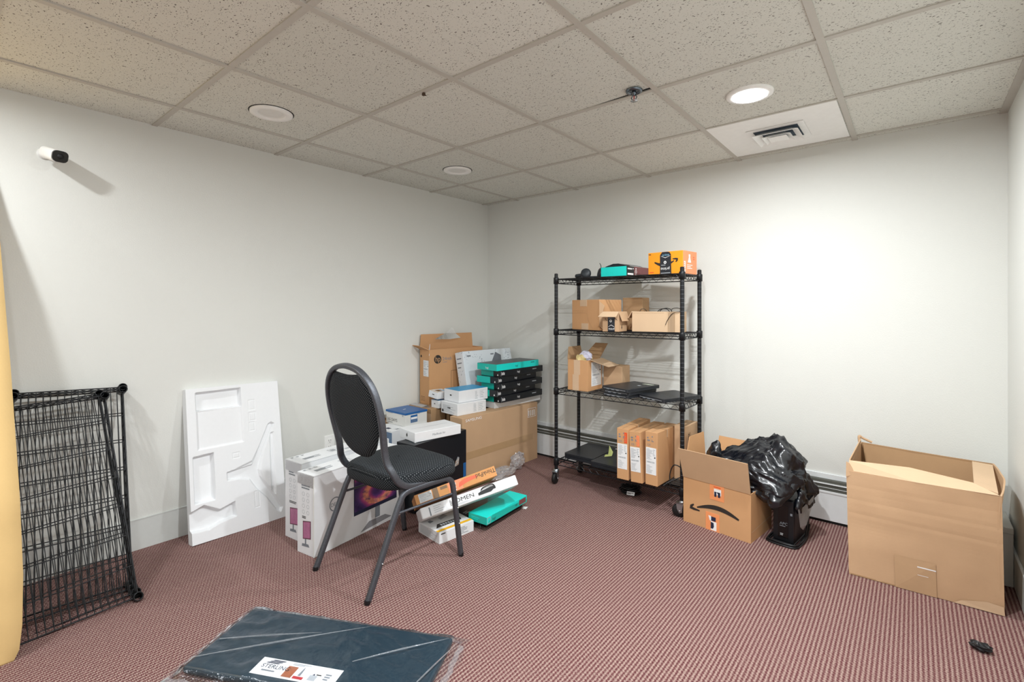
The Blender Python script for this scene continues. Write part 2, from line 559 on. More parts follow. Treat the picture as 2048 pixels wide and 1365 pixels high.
def swoosh(face, mb, a0, b0, w, h, mat, flip=1, ang=0.):
    """curved arrow printed on parcels; flip=-1 turns it upside down and to the left"""
    pts, ws = [], []
    for i in range(15):
        t = i/14
        x = t*w*.86; y = -math.sin(PI*(t*.9+.05))*h
        pts.append((x, y)); ws.append(h*.72*math.sin(PI*min(1, .12+t*.8))+.001)
    head = [(w*.80, h*.30), (w*.93, h*.26), (w*1.0, h*.18), (w*.985, -h*.12), (w*.93, -h*.50)]
    hw = [h*.22, h*.42, h*.5, h*.45, h*.22]
    def tr(p):
        x, y = p
        if flip < 0: x, y = w-x, -y
        c, sn = math.cos(ang), math.sin(ang)
        return (a0+x*c-y*sn, b0+x*sn+y*c)
    face.arc(mb, [tr(p) for p in pts], ws, mat); face.arc(mb, [tr(p) for p in head], hw, mat)

# ------------------------------------------------------------------ the room
RX, YF = 3.41, -6.2
mb = MB(); mb.box(-.1, YF, -.06, RX+.1, .1, 0, CARPET); struct(mb.build('floor'))
mb = MB(); mb.box(-.1, YF, 0, 0, .1, CH+.1, WALL); struct(mb.build('wall_left'))
mb = MB(); mb.box(0, 0, 0, RX, .1, CH+.1, WALL); struct(mb.build('wall_back'))
mb = MB(); mb.box(RX, YF, 0, RX+.1, .1, CH+.1, WALL); struct(mb.build('wall_right'))
mb = MB(); mb.box(-.1, YF-.1, -.06, RX+.1, YF, CH+.1, WALL); struct(mb.build('wall_front'))
# ceiling: lay-in tiles with a 24 mm grid, a black triangle paints the shaded gap of the askew tile by the sprinkler
mb = MB(); mb.box(0, YF, CH+.006, RX, 0, CH+.09, TILE)
mb.add([(2.176, -1.352, CH+.0055), (2.176, -1.328, CH+.0055), (1.72, -1.3285, CH+.0055)], [(0, 1, 2)], VOID)
struct(mb.build('ceiling'))
mb = MB()
for i in range(0, 5):
    x = B0+TP[0]*i
    mb.box(x-.012, YF, CH, x+.012, 0, CH+.007, TBAR)
for j in range(0, 10):
    y = A5-TP[1]*j
    if y < YF: break
    xs = [0]+[B0+TP[0]*i for i in range(5)]+[RX]
    for a, b in zip(xs, xs[1:]):
        mb.box(a+(.012 if a else 0), y-.012, CH+.0008, b-.012, y+.012, CH+.007, TBAR)
struct(mb.build('trim_1'))
mb = MB()                                       # wall angle on the right and dark paint lines at the edge
mb.box(RX-.03, YF, CH+.0004, RX, 0, CH+.007, TBAR)
struct(mb.build('trim_2'))
# baseboards
mb = MB(); mb.box(0, YF, 0, .006, 0, .157, TRIMW); mb.box(0, YF, .153, .008, 0, .158, TRIMW)
struct(mb.build('baseboard_left', bevel=.001))
mb = MB(); mb.box(RX-.012, YF, 0, RX, -.06, .15, TRIMW); struct(mb.build('baseboard_right', bevel=.003))
mb = MB(); mb.box(RX-.06, -.30, 0, RX-.013, -.062, .235, TRIMW); mb.box(RX-.063, -.305, .235, RX-.013, -.062, .262, TRIMW)
struct(mb.build('trim_3', bevel=.003))
# hydronic baseboard heater along the back wall
ht = thing('baseboard_heater', 'long white baseboard heater with dark louvre slot along back wall', 'heater', (0, 0, 0))
mb = MB(); mb.box(.02, -.012, .012, RX-.065, -.001, .27, HEATW)
mb.sweep([(.02, 0, 0), (RX-.065, 0, 0)], [(.272, 0.001), (.262, -.03), (.247, -.05), (.2425, -.05), (.2425, -.046), (.258, -.028), (.266, 0.001)][::-1],
         HEATW, smooth=False, up=(0, 0, 1))
mb.build('back_panel', ht)
mb = MB(); mb.box(.02, -.052, .016, RX-.065, -.049, .182, HEATW)
mb.box(.02, -.055, .172, RX-.065, -.049, .184, HEATW)
mb.build('front_panel', ht, bevel=.001)
mb = MB(); mb.box(.02, -.046, .182, RX-.065, -.013, .243, DARKSLOT)
mb.box(.02, -.05, .2, RX-.065, -.046, .2015, HEATW)
mb.build('fin_element', ht)
mb = MB(); mb.box(.02, -.053, .2215, RX-.065, -.044, .2275, HEATW); mb.build('damper', ht)
mb = MB(); mb.box(.02, -.045, 0, RX-.065, -.02, .016, VOID); mb.build('foot_gap', ht)

# ------------------------------------------------------------------ ceiling fittings
LIT = emission('lit_lens', (.97, .99, 1), 14)
def downlight(label, x, y, on):
    t = thing('recessed_light', label, 'ceiling light', (x, y, CH), group='recessed downlights')
    mb = MB(); mb.lathe([(.096, .006), (.096, -.001), (.092, -.004), (.066, -.006), (.060, .0)], WHITE, 40, caps=False); mb.build('trim_ring', t)
    mb = MB(); mb.lathe([(.060, 0), (.052, .004), (.050, .0035), (0.0001, .0035)] if not on else [(.072, -.0065), (.05, -.0085), (.0001, -.009)],
                        LIT if on else LENSOFF, 40, caps=False)
    mb.build('lens', t)
    if not on:
        mb = MB(); mb.lathe([(.101, .0068), (.101, .0045), (.0965, .0042)], VOID, 40, caps=False); mb.build('cutout_gap', t)
    return t
downlight('switched-off round white downlight nearer the wall-mounted camera', .636, -2.267, False)
downlight('switched-off round white downlight nearest the corner', .625, -.998, False)
LAMPS = [(2.493, -1.012), (2.493, -2.27), (2.493, -3.53), (.63, -3.53), (2.493, -4.9), (.63, -4.9)]  # lamps of the rear rows are unseen, added for fill
for i, (x, y) in enumerate(LAMPS):
    if i == 0: downlight('brightly lit round downlight beside white air vent', x, y, True)
    else: downlight('unseen lit round downlight, those of the rear rows added for fill', x, y, True)

t = thing('air_vent', 'white square ceiling air vent panel with stepped louvre', 'air vent', (2.4915, -.3975, CH))
mb = MB(); mb.box(-.293, -.301, .0005, .293, .301, .0055, WHITE); mb.build('panel', t, bevel=.001)
def ring_tray(hw, hd, z0, z1, fl, name):
    m = MB()
    o = [(-hw, -hd), (hw, -hd), (hw, hd), (-hw, hd)]; i_ = [(-hw+fl, -hd+fl), (hw-fl, -hd+fl), (hw-fl, hd-fl), (-hw+fl, hd-fl)]
    vs = [(x, y, z0) for x, y in o]+[(x, y, z1) for x, y in i_]+[(x, y, z0-.002) for x, y in o]+[(x, y, z1-.002) for x, y in i_]
    fs = []
    for k in range(4):
        j = (k+1) % 4
        fs += [(k, j, 4+j, 4+k), (8+k, 12+k, 12+j, 8+j), (k, 8+k, 8+j, j)]
    m.add(vs, fs, WHITE)
    return m.build(name, t)
mb = MB(); mb.box(-.125, -.125, -.001, .125, .125, .0004, plain('vent_throat', '#3c4a58', .7)); mb.build('throat', t)
ring_tray(.135, .135, -.001, -.001, .03, 'louvre')
ring_tray(.108, .108, -.026, -.006, .035, 'louvre')
ring_tray(.068, .068, -.03, -.010, .03, 'louvre')
mb = MB(); mb.box(-.045, -.045, -.03, .045, .045, -.028, WHITE); mb.build('centre_plate', t)

DCHROME = mat_brushed('dark_chrome', '#6b727a', .25)
t = thing('sprinkler_head', 'chrome fire sprinkler head in dark gap of ceiling tile', 'sprinkler', (2.114, -1.376, CH))
mb = MB(); mb.lathe([(.036, .001), (.034, -.006), (.024, -.009), (.019, -.003)], DCHROME, 28); mb.build('escutcheon', t)
mb = MB(); mb.lathe([(.009, .0), (.009, -.016), (.006, -.018), (.006, -.022)], DCHROME, 14)
for a in (0, PI): mb.tube([(.007*math.cos(a), .007*math.sin(a), -.018), (.013*math.cos(a), .013*math.sin(a), -.03), (.004*math.cos(a), .004*math.sin(a), -.043)], .0022, DCHROME, 6)
mb.build('frame_arms', t)
mb = MB(); mb.lathe([(.0001, -.043), (.015, -.043), (.0155, -.0445), (.0001, -.0452)], CHROME, 20); mb.build('deflector', t)
mb = MB(); mb.tube([(0, 0, -.022), (0, 0, -.042)], .0022, RED, 6); mb.build('bulb', t)
mb = MB(); mb.box(-.006, -.005, -.012, .005, .005, .0, plain('brown_scrap', '#4b3a2b', .7)); mb.tube([(0, 0, -.006), (.012, .004, -.014)], .0025, plain('brown_scrap', '#4b3a2b'), 5)
o = mb.build('wire_stub'); o.location = (1.39, -1.947, CH); tag(o, 'small brown stub hanging from ceiling grid', 'wire stub')

# security camera on the left wall
t = thing('security_camera', 'small white security camera with black face on left wall', 'camera', (0, -3.0, 1.935))
mb = MB(); mb.lathe([(.024, 0), (.024, .008), (.014, .012), (.013, .06)], WHITE, 20, Matrix.Rotation(PI/2, 4, 'Y')); mb.build('wall_mount', t)
def rounded(w, h, r, n=5):
    p = []
    for cx, cy, a0 in ((w/2-r, h/2-r, 0), (-w/2+r, h/2-r, 90), (-w/2+r, -h/2+r, 180), (w/2-r, -h/2+r, 270)):
        for i in range(n+1):
            a = math.radians(a0+90*i/n); p.append((cx+r*math.cos(a), cy+r*math.sin(a)))
    return p
camd = Vector((.125, .034, -.038))
mb = MB(); c0 = Vector((.025, -.0, .005))
mb.sweep([c0+camd*.22, c0+camd*.28, c0+camd*.9, c0+camd], rounded(.054, .06, .02), WHITE, up=(0, 0, 1)); mb.build('housing', t)
mb = MB(); mb.sweep([c0+camd*1.0, c0+camd*1.05], rounded(.05, .056, .018), BLACKG, up=(0, 0, 1))
q = c0+camd*1.055; u = Vector((0, 0, 1)); n = camd.normalized()
mb.lathe([(.012, 0), (.011, .002), (.0001, .001)], BLACKP, 18, Matrix.Translation(q) @ n.to_track_quat('Z', 'Y').to_matrix().to_4x4())
mb.build('lens_face', t)

# wall outlet
t = thing('wall_outlet', 'white duplex wall outlet behind the white monitor boxes', 'outlet', (0, -1.595, .315))
mb = MB(); mb.box(0, -.036, -.058, .006, .036, .058, WHITE); mb.build('cover_plate', t, bevel=.002)
for z in (.021, -.021):
    mb = MB(); mb.box(.006, -.016, z-.014, .008, .016, z+.014, WHITE)
    mb.box(.008, -.008, z-.002, .0084, -.006, z+.008, VOID); mb.box(.008, .006, z-.002, .0084, .008, z+.008, VOID)
    mb.box(.008, -.002, z-.011, .0084, .002, z-.007, VOID)
    mb.build('receptacle', t)

# ------------------------------------------------------------------ wire shelves
SL, SD = .896, .30              # post centres
def shelf_frame(mb, mat=BLACKM, SD=SD):
    r = .0028
    x0, x1, y0, y1 = 0, SL, 0, SD
    g = .016
    for z in (.0, -.03):
        for y in (y0, y1): mb.tube([(x0+g, y, z), (x1-g, y, z)], r*1.15, mat, 6)
        for x in (x0, x1): mb.tube([(x, y0+g, z), (x, y1-g, z)], r*1.15, mat, 6)
    def zig(p, q, n):
        p, q = Vector(p), Vector(q); pts = []
        for i in range(2*n+1):
            w = p.lerp(q, i/(2*n)); w.z = -.001 if i % 2 else -.029
            pts.append(w)
        mb.tube(pts, .0017, mat, 5, smooth=False)
    for y in (y0, y1): zig((x0+g, y, 0), (x1-g, y, 0), 16)
    for x in (x0, x1): zig((x, y0+g, 0), (x, y1-g, 0), 6)
def shelf_wires(mb, mat=BLACKM, SD=SD):
    n = 13 if SD < .31 else 16
    for i in range(1, n):
        y = SD*i/n; mb.tube([(0, y, .0035), (SL, y, .0035)], .0017, mat, 5)
    for i in range(1, 7):
        x = SL*i/7
        mb.tube([(x, 0, -.0012), (x, SD, -.0012)], .0024, mat, 6)
def collar(mb, x, y, mat=BLACKM):
    mb.lathe([(.0145, -.034), (.0185, -.034), (.0185, .008), (.0165, .012), (.0145, .012), (.0145, -.034)], mat, 16, Matrix.Translation((x, y, 0)))

# four loose shelves leaning on the left wall
def loose_shelf(label, base, top, side, lean2):
    """base/top: near bottom and top corner centres; the long side runs up, the short side runs to -y"""
    t = thing('wire_shelf', label, 'wire shelf', base, group='loose wire shelves leaning on the left wall')
    bx = Vector(base); ux = (Vector(top)-bx).normalized()
    uy = Vector(side); uy = (uy-ux*uy.dot(ux)).normalized(); uz = ux.cross(uy)
    M = Matrix((ux, uy, uz)).transposed()
    t.rotation_mode = 'QUATERNION'; t.rotation_quaternion = M.to_quaternion()
    return t
LD = .376
fm = MB(); shelf_frame(fm, SD=LD); wm = MB(); shelf_wires(wm, SD=LD); cm = MB(); collar(cm, 0, 0)
protos = None
racks = [('black wire shelf leaning on wall, rearmost of four against left wall', (.395, -2.77, .016), (.030, -2.722, .905), (0, -1, .012)),
         ('black wire shelf leaning on wall, second from the wall', (.44, -2.772, .016), (.066, -2.728, .873), (0, -1, .01)),
         ('black wire shelf leaning on wall, third from wall with tilted top', (.49, -2.772, .018), (.104, -2.828, .868), (0, -1, -.06)),
         ('black wire shelf leaning on wall, front shelf nearest the carpet', (.538, -2.775, .019), (.138, -2.812, .845), (0, -1, -.04))]
for lab, b, tp, sd in racks:
    t = loose_shelf(lab, b, tp, sd, 0)
    if protos is None:
        protos = [fm.build('rim_truss', t), wm.build('wire_deck', t)]
        for cx, cy in ((0, 0), (SL, 0), (0, LD), (SL, LD)):
            c = cm.build('collar', t) if not isinstance(protos[-1], tuple) else None
            c.location = (cx, cy, 0); protos.append(c)
    else:
        for p in protos:
            c = p.copy(); COL.objects.link(c); c.parent = t

# the standing rack
RX0, RY0 = 1.107, -.50
fm = MB(); shelf_frame(fm); wm = MB(); shelf_wires(wm); wdeck = None
rk = thing('wire_rack', 'black wire rack on casters with four shelves by back wall', 'shelving rack', (RX0, RY0, 0))
SZ = [.163, .663, 1.082, 1.442]
sf = sw = sc_ = None
for z in SZ:
    p = bpy.data.objects.new('shelf', sf.data) if sf else fm.build('shelf', rk)
    if sf: COL.objects.link(p); p.parent = rk
    sf = sf or p
    p.location = (0, 0, z-.004)
    d = bpy.data.objects.new('wire_deck', wdeck.data) if wdeck else wm.build('wire_deck', p)
    if wdeck: COL.objects.link(d); d.parent = p
    wdeck = wdeck or d
    for cx, cy in ((0, 0), (SL, 0), (0, SD), (SL, SD)):
        c = bpy.data.objects.new('collar', protos[2].data); COL.objects.link(c); c.parent = p; c.location = (cx, cy, 0)
pm = MB()
prof = []
z = .098
while z < 1.46:
    prof += [(.0126, z), (.0126, z+.0235), (.0117, z+.0242), (.0117, z+.0254)]; z += .0254
prof += [(.0126, z), (.0126, 1.474), (.009, 1.478)]
pm.lathe(prof, BLACKM, 16, smooth=False)
GLINT = plain('groove_glint', '#6b6f76', .4)  # pale rings paint the glint on the post grooves
for q_ in range(52): pm.lathe([(.01225, .1216+.0254*q_), (.01285, .1222+.0254*q_), (.01225, .1228+.0254*q_)], GLINT, 16, caps=False)
cwheel = MB(); cwheel.lathe([(.008, -.0125), (.034, -.0125), (.0385, -.008), (.0385, .008), (.034, .0125), (.008, .0125)], RUBBER, 28, Matrix.Rotation(PI/2, 4, 'X'))
cwheel.lathe([(.0001, -.0128), (.018, -.0128), (.02, -.0125)], plain('grey_hub', '#5c5d60', .4), 18, Matrix.Rotation(PI/2, 4, 'X'))
cfork = MB()
for sy in (-.017, .017):
    cfork.slab([(-.016, sy, .012), (-.003, sy, -.012), (.012, sy, -.008), (.013, sy, .012), (.02, sy, .046), (-.02, sy, .046)], .002, ZINC)
    cfork.lathe([(.005, 0), (.005, .003), (.0001, .004)], CHROME, 10, Matrix.Translation((.0, sy+(-.001 if sy < 0 else .001), 0)) @ Matrix.Rotation(PI/2*(1 if sy < 0 else -1), 4, 'X'))
cfork.box(-.021, -.019, .042, .021, .019, .047, ZINC)
cstem = MB(); cstem.lathe([(.02, .045), (.021, .05), (.02, .058), (.010, .06), (.009, .064)], ZINC, 20)
first = None
for k, (cx, cy, rz) in enumerate(((0, 0, 1.75), (SL, 0, .25), (0, SD, 2.6), (SL, SD, .9))):
    p = pm.build('post', rk) if first is None else first['post'].copy()
    if first is not None: COL.objects.link(p); p.parent = rk
    p.location = (cx, cy, 0)
    cs = bpy.data.objects.new('caster', None); COL.objects.link(cs); cs.parent = rk
    cs.location = (cx, cy, .0388); cs.rotation_euler = (0, 0, rz)
    if first is None:
        first = {'post': p, 'w': cwheel.build('wheel', cs), 'f': cfork.build('fork', cs), 's': cstem.build('stem_bearing', cs)}
    else:
        for key in 'wfs':
            q = first[key].copy(); COL.objects.link(q); q.parent = cs
    # the wheel trails off the stem
for o in [q for q in COL.objects if q.name.startswith(('wheel', 'fork'))]:
    o.location.x = -.018 if o.name.startswith('wheel') else -.012

# ------------------------------------------------------------------ banquet chair
ch = thing('banquet_chair', 'black dotted banquet chair with oval back and grey metal frame', 'chair', (1.095, -1.91, 0))
def sup(a, b, e=.6, n=16): return [(a*math.copysign(abs(math.cos(2*PI*i/n))**e, math.cos(2*PI*i/n)), b*math.copysign(abs(math.sin(2*PI*i/n))**e, math.sin(2*PI*i/n))) for i in range(n)]
oval = sup(.0115, .0125)
def smoothpath(pts, n=6):
    P = [Vector(p) for p in pts]; out = []
    for i in range(len(P)-1):
        p0, p1, p2, p3 = P[max(i-1, 0)], P[i], P[i+1], P[min(i+2, len(P)-1)]
        for k in range(n):
            t = k/n
            out.append(.5*((2*p1)+(p2-p0)*t+(2*p0-5*p1+4*p2-p3)*t*t+(3*p1-p0-3*p2+p3)*t**3))
    return out+[P[-1]]
for s in (1, -1):
    mb = MB()
    mb.sweep(smoothpath([(s*.222, .262, .012), (s*.215, .225, .30), (s*.213, .213, .372), (s*.212, .195, .396), (s*.211, .165, .408)], 6)
             + [Vector((s*.210, .06, .411))], oval, HAMMER, up=(s, 0, 0))
    mb.build('front_leg', ch)
    mb = MB()
    mb.sweep([Vector((s*.210, .06, .411))]+smoothpath([(s*.2095, -.05, .412), (s*.209, -.080, .402), (s*.2085, -.098, .376), (s*.208, -.13, .31), (s*.208, -.262, .012)], 6),
             oval, HAMMER, up=(s, 0, 0))
    mb.build('rear_leg', ch)
    mb = MB(); mb.tube([(s*.2085, -.122, .328), (s*.2145, .222, .322)], .006, HAMMER, 8)
    mb.build('side_stretcher', ch)
    for nm, p in (('glide', (s*.2225, .264, 0)), ('glide', (s*.208, -.266, 0))):
        mb = MB(); mb.lathe([(.012, 0), (.0128, .003), (.0128, .014), (.012, .018)], BLACKP, 14, Matrix.Translation(p)); mb.build(nm, ch)
    for p in ((s*.222, -.20, .145), (s*.2305, .245, .17), (s*.2295, .235, .25)):
        mb = MB(); mb.lathe([(.004, -.004), (.004, .002), (.002, .004), (.0001, .0045)], CHROME, 10, Matrix.Translation(p) @ Matrix.Rotation(s*PI/2, 4, 'Y')); mb.build('rivet', ch)
mb = MB()                                            # cross rails under the seat
for y in (.16, -.04): mb.box(-.2, y-.012, .404, .2, y+.012, .414, HAMMER)
mb.build('seat_rail', ch)
def bw(z):                                           # half width of the oval back at height z
    tbl = [(.425, .2), (.46, .206), (.50, .203), (.55, .187), (.60, .183), (.66, .19), (.72, .198), (.78, .200), (.84, .192), (.89, .172), (.93, .138), (.955, .1), (.968, .06), (.974, .0)]
    for (a, p), (b, q) in zip(tbl, tbl[1:]):
        if a <= z <= b: return p+(q-p)*(z-a)/(b-a)
    return 0
def by(z): return -.135-.10*(z-.47)/.5 if z > .5 else -.135-.006+(.5-z)*.9
right = [(.2035, .075, .421), (.2065, .01, .4215), (.208, -.055, .432), (.2085, -.105, .462), (.205, -.135, .51)]
right += [(bw(z), by(z)-.0, z) for z in (.55, .60, .66, .72, .78, .84, .89, .93, .955, .968)]
pts = right+[(0, by(.974), .975)]+[(-x, y, z) for x, y, z in reversed(right)]
flat = sup(.0135, .0115)
mb = MB(); mb.sweep(smoothpath(pts, 5), [(x*1.15, y) for x, y in flat], HAMMER, up=(0, 1, .2)); mb.build('back_frame', ch)
def pad_disc(nr, ns, outline, zmid, bulge, flip, M):
    vs, fs, uv = [], [], []
    for r in range(nr+1):
        k = r/nr
        for i in range(ns):
            x, y = outline(2*PI*i/ns)
            h = bulge*(1-k**6)**.5
            vs.append((x*k, y*k, (zmid+h)))
    for r in range(nr):
        for i in range(ns):
            j = (i+1) % ns
            f = (r*ns+i, (r+1)*ns+i, (r+1)*ns+j, r*ns+j)
            if flip: f = f[::-1]
            fs.append(f); uv.append([(vs[q][0], vs[q][1]) for q in f])
    return [M @ Vector(q) for q in vs], fs, uv
# back pad
th = math.atan(.2)
Mb = Matrix.Translation((0, by(.722), .722)) @ Matrix.Rotation(PI/2+th*.98, 4, 'X')
def back_out(t):
    R_ = [(0, .545), (.05, .551), (.095, .573), (.13, .608), (.156, .655), (.175, .71), (.183, .77), (.180, .83), (.168, .872), (.150, .905), (.130, .932), (.110, .948), (.08, .946), (.04, .941), (0, .939)]
    k = (t/(2*PI)-.75) % 1.0                       # 0 at the bottom centre, counter-clockwise
    m = k*2 if k < .5 else (1-k)*2
    q = m*(len(R_)-1); i = min(int(q), len(R_)-2); w = q-i
    x = R_[i][0]*(1-w)+R_[i+1][0]*w; z = R_[i][1]*(1-w)+R_[i+1][1]*w
    return (x if k < .5 else -x), (z-.722)
mb = MB()
for fl, sgn in ((False, 1), (True, -1)):
    v, f, u = pad_disc(10, 64, back_out, 0, .022*sgn, fl, Mb); mb.add(v, f, FABRIC, True, u)
mb.build('back_pad', ch)
# seat pad : rounded trapezoid, domed
def seat_out(t):
    c, s_ = math.cos(t), math.sin(t)
    e = .42
    x = .222*math.copysign(abs(c)**e, c); y = .205*math.copysign(abs(s_)**e, s_)
    return x*(1+.12*y/.2), y*(1.0+.0*x)
mb = MB(); NS = 96
prof = [(.90, .418), (.97, .420), (1.0, .432), (1.005, .45), (.995, .468), (.97, .480), (.9, .490), (.75, .496), (.5, .500), (.25, .502), (.02, .5025)]
vs, fs, uvs = [], [], []
per = [0]
for i in range(NS):
    a, b = seat_out(2*PI*i/NS), seat_out(2*PI*(i+1)/NS); per.append(per[-1]+math.hypot(a[0]-b[0], a[1]-b[1]))
for k, z in prof:
    for i in range(NS):
        x, y = seat_out(2*PI*i/NS); vs.append((x*k, .055+y*k, z))
for j in range(len(prof)-1):
    for i in range(NS):
        n_ = (i+1) % NS
        f = (j*NS+i, j*NS+n_, (j+1)*NS+n_, (j+1)*NS+i); fs.append(f)
        if j < 4: uvs.append([(per[i], prof[j][1]), (per[i+1], prof[j][1]), (per[i+1], prof[j+1][1]), (per[i], prof[j+1][1])])
        else: uvs.append([(vs[q][0], vs[q][1]) for q in f])
fs.append(tuple(reversed(range(NS)))); uvs.append([(0, 0)]*NS)
mb.add(vs, fs, FABRIC, True, uvs); mb.build('seat_pad', ch)
mb = MB(); mb.add([(.19, .255, .455), (.215, .255, .455), (.212, .262, .488), (.205, .258, .492)], [(0, 1, 2, 3)], FILMK)
mb.add([(.215, .255, .455), (.222, .22, .452), (.214, .235, .476), (.212, .262, .488)], [(0, 1, 2, 3)], FILMK); mb.build('plastic_scrap', ch)

# ------------------------------------------------------------------ vinyl pad in a clear bag
pd = thing('vinyl_pad', 'dark teal folded vinyl pad in clear bag on carpet', 'pad', (1.012, -2.502, 0), math.atan2(.38, .744))
W_, D_ = .838, .335
mb = MB(); mb.box(0, -D_, .006, W_, 0, .030, PADM); mb.build('folded_cover', pd, bevel=.008)
f = Face((0, 0, .0300), (1, 0, 0), (0, 1, 0))
mb = MB(); a0, a1, b0, b1 = .238, .54, -.31, -.235
f.rect(mb, a0, b0, a1, b1, PAPER, .0006)
f.text(mb, 'STERLING', a0+.018, b0+.032, .024, NAVY, 0, .0011)
f.lines(mb, a0+.03, b0+.016, a0+.08, b0+.026, 1, INKG, .0011)
for k in range(3): f.poly(mb, [(a0+.024+.008*k, b0+.053+.006*k), (a0+.07+.008*k, b0+.053+.006*k), (a0+.076+.008*k, b0+.0572+.006*k), (a0+.03+.008*k, b0+.0572+.006*k)], NAVY, .0011)
f.rect(mb, a0+.112, b0+.008, a0+.148, b0+.055, PHOTO, .0011)
f.poly(mb, [(a0+.165, b0+.022), (a0+.175, b0+.022), (a0+.173, b0+.05), (a0+.17, b0+.06), (a0+.168, b0+.05)], INKG, .0011)
f.rect(mb, a0+.153, b0+.008, a0+.19, b0+.019, RED, .0011)
f.rect(mb, a0+.205, b0+.012, a0+.232, b0+.034, INKL, .0011); f.poly(mb, [(a0+.212, b0+.034), (a0+.222, b0+.034), (a0+.217, b0+.042)], NAVY, .0011)
f.lines(mb, a0+.225, b0+.034, a0+.245, b0+.042, 1, INK, .0011)
f.lines(mb, a0+.255, b0+.02, a0+.29, b0+.05, 3, INKG, .0011); f.lines(mb, a0+.12, b0+.06, a0+.2, b0+.07, 2, INKL, .0011)
f.lines(mb, a0+.24, b0+.004, a0+.28, b0+.012, 1, NAVY, .0011)
mb.build('product_label', pd)['label'] = 'white printed label'
def film_sheet(x0, y0, x1, y1, nx, ny, zf, amp, seed, inset=None):
    m = MB(); vs, fs = [], []
    for j in range(ny+1):
        for i in range(nx+1):
            u, v = i/nx, j/ny
            x, y = x0+(x1-x0)*u, y0+(y1-y0)*v
            q = noise.noise((x*14+seed, y*14, seed)); q2 = 1-abs(noise.noise((x*9+y*15, y*9-x*4+seed, 2.2)))
            vs.append((x+.01*q*(1 if u in (0, 1) else 0), y+.01*q*(1 if v in (0, 1) else 0), max(.0015, zf(x, y)+amp*(q*.5+(q2**7)))))
    for j in range(ny):
        for i in range(nx): fs.append((j*(nx+1)+i, j*(nx+1)+i+1, (j+1)*(nx+1)+i+1, (j+1)*(nx+1)+i))
    m.add(vs, fs, FILM, True); return m
def zpad(x, y):
    d = max(-x, x-W_, y, -D_-y)
    return .0335 if d < 0 else max(.003, .032-d*1.3)
film_sheet(-.045, -D_-.05, W_+.05, .035, 90, 44, zpad, .006, 3.).build('clear_bag', pd)['label'] = 'clear crinkled bag'
for s_ in (0, 1, 2, 3):
    mb = MB(); vs = []; L_ = (W_+.06, D_+.05)[s_ % 2]; n_ = 40
    for i in range(n_+1):
        a_ = -.03+L_*i/n_; j1 = .010*noise.noise((a_*25, s_*3, 1)); j2 = .006*noise.noise((a_*40, s_*3, 5))
        lo, hi = .022+j1, .040+j1+j2
        for e_, zz in ((lo, .004+abs(j2)), (hi, .002)):
            vs.append(((a_, e_-.012, zz), (W_+e_, -D_-.02+a_, zz), (a_, -D_-e_, zz), (-e_, -D_-.02+a_, zz))[s_])
    mb.add(vs, [(2*i, 2*i+1, 2*i+3, 2*i+2) for i in range(n_)], FILM3); mb.build('bag_hem', pd)
mb = MB()
for i, (p, q) in enumerate((((.0, -.30), (.52, -.02)), ((.02, -.20), (.36, -.09)), ((.55, -.2), (.83, -.02)), ((.78, -.3), (.87, -.03)))):
    p, q = Vector((*p, .038)), Vector((*q, .038)); n = Vector((-(q-p).y, (q-p).x, 0)).normalized()*.0022
    mb.add([p-n, q-n*.3, q+n*.3, p+n, (p+q)/2+Vector((0, 0, .006))], [(0, 1, 4), (1, 2, 4), (2, 3, 4), (3, 0, 4)], FILM3)
mb.build('bag_fold', pd)

# ------------------------------------------------------------------ moulded foam sheet leaning on the left wall
fo = thing('foam_packing', 'white moulded foam packing sheet leaning on left wall', 'packing foam', (.191, -2.466, 0.006), .007, -.019, -.190)
FB, FH, FA = .492, .804, .055
polys = [([(.05, .682), (.275, .68), (.274, .782), (.049, .777)], .030), ([(.05, .682), (.275, .68), (.276, .48), (.049, .477)], .010),
         ([(.024, .44), (.117, .445), (.114, .203), (.024, .204)], .030),
         ([(-.02, .157), (.013, .166), (.061, .183), (.137, .14), (.212, .161), (.216, .088), (.141, .079), (.081, .06), (.002, .065), (-.02, .08)], .030),
         ([(.184, .325), (.252, .335), (.318, .342), (.353, .415), (.42, .552), (.437, .561), (.452, .551), (.415, .474), (.383, .409), (.354, .307), (.359, .268), (.449, .102), (.468, .062), (.457, .042), (.438, .056), (.389, .138), (.332, .206), (.299, .264), (.249, .28), (.185, .284)], .018),
         ([(.427, .50), (.446, .50), (.435, .149), (.418, .169)], .012), ([(.30, .27), (.26, .29), (.23, .335), (.318, .36), (.40, .50), (.36, .30), (.40, .17)], .008)]
for (x0, y0, x1, y1) in ((.314, .65, .352, .708), (.312, .588, .353, .636), (.311, .53, .344, .581), (.215, .395, .253, .426), (.318, .10, .345, .19)):
    polys.append(([(x0, y0), (x1, y0), (x1, y1), (x0, y1)], .0025)); polys.append(([(x0+.004, y0+.004), (x1-.004, y0+.004), (x1-.004, y1-.004), (x0+.004, y1-.004)], -.0022))
def inside(p, P):
    c = False; j = len(P)-1
    for i in range(len(P)):
        if (P[i][1] > p[1]) != (P[j][1] > p[1]) and p[0] < (P[j][0]-P[i][0])*(p[1]-P[i][1])/(P[j][1]-P[i][1])+P[i][0]: c = not c
        j = i
    return c
NX, NY = 150, 245
def edist(p, P):
    best = 9
    for i in range(len(P)):
        ax, ay = P[i]; bx, by_ = P[(i+1) % len(P)]
        dx, dy = bx-ax, by_-ay
        t_ = max(0, min(1, ((p[0]-ax)*dx+(p[1]-ay)*dy)/(dx*dx+dy*dy)))
        best = min(best, math.hypot(p[0]-ax-t_*dx, p[1]-ay-t_*dy))
    return best
bbs = [(min(q[0] for q in P)-.01, max(q[0] for q in P)+.01, min(q[1] for q in P)-.01, max(q[1] for q in P)+.01) for P, h in polys]
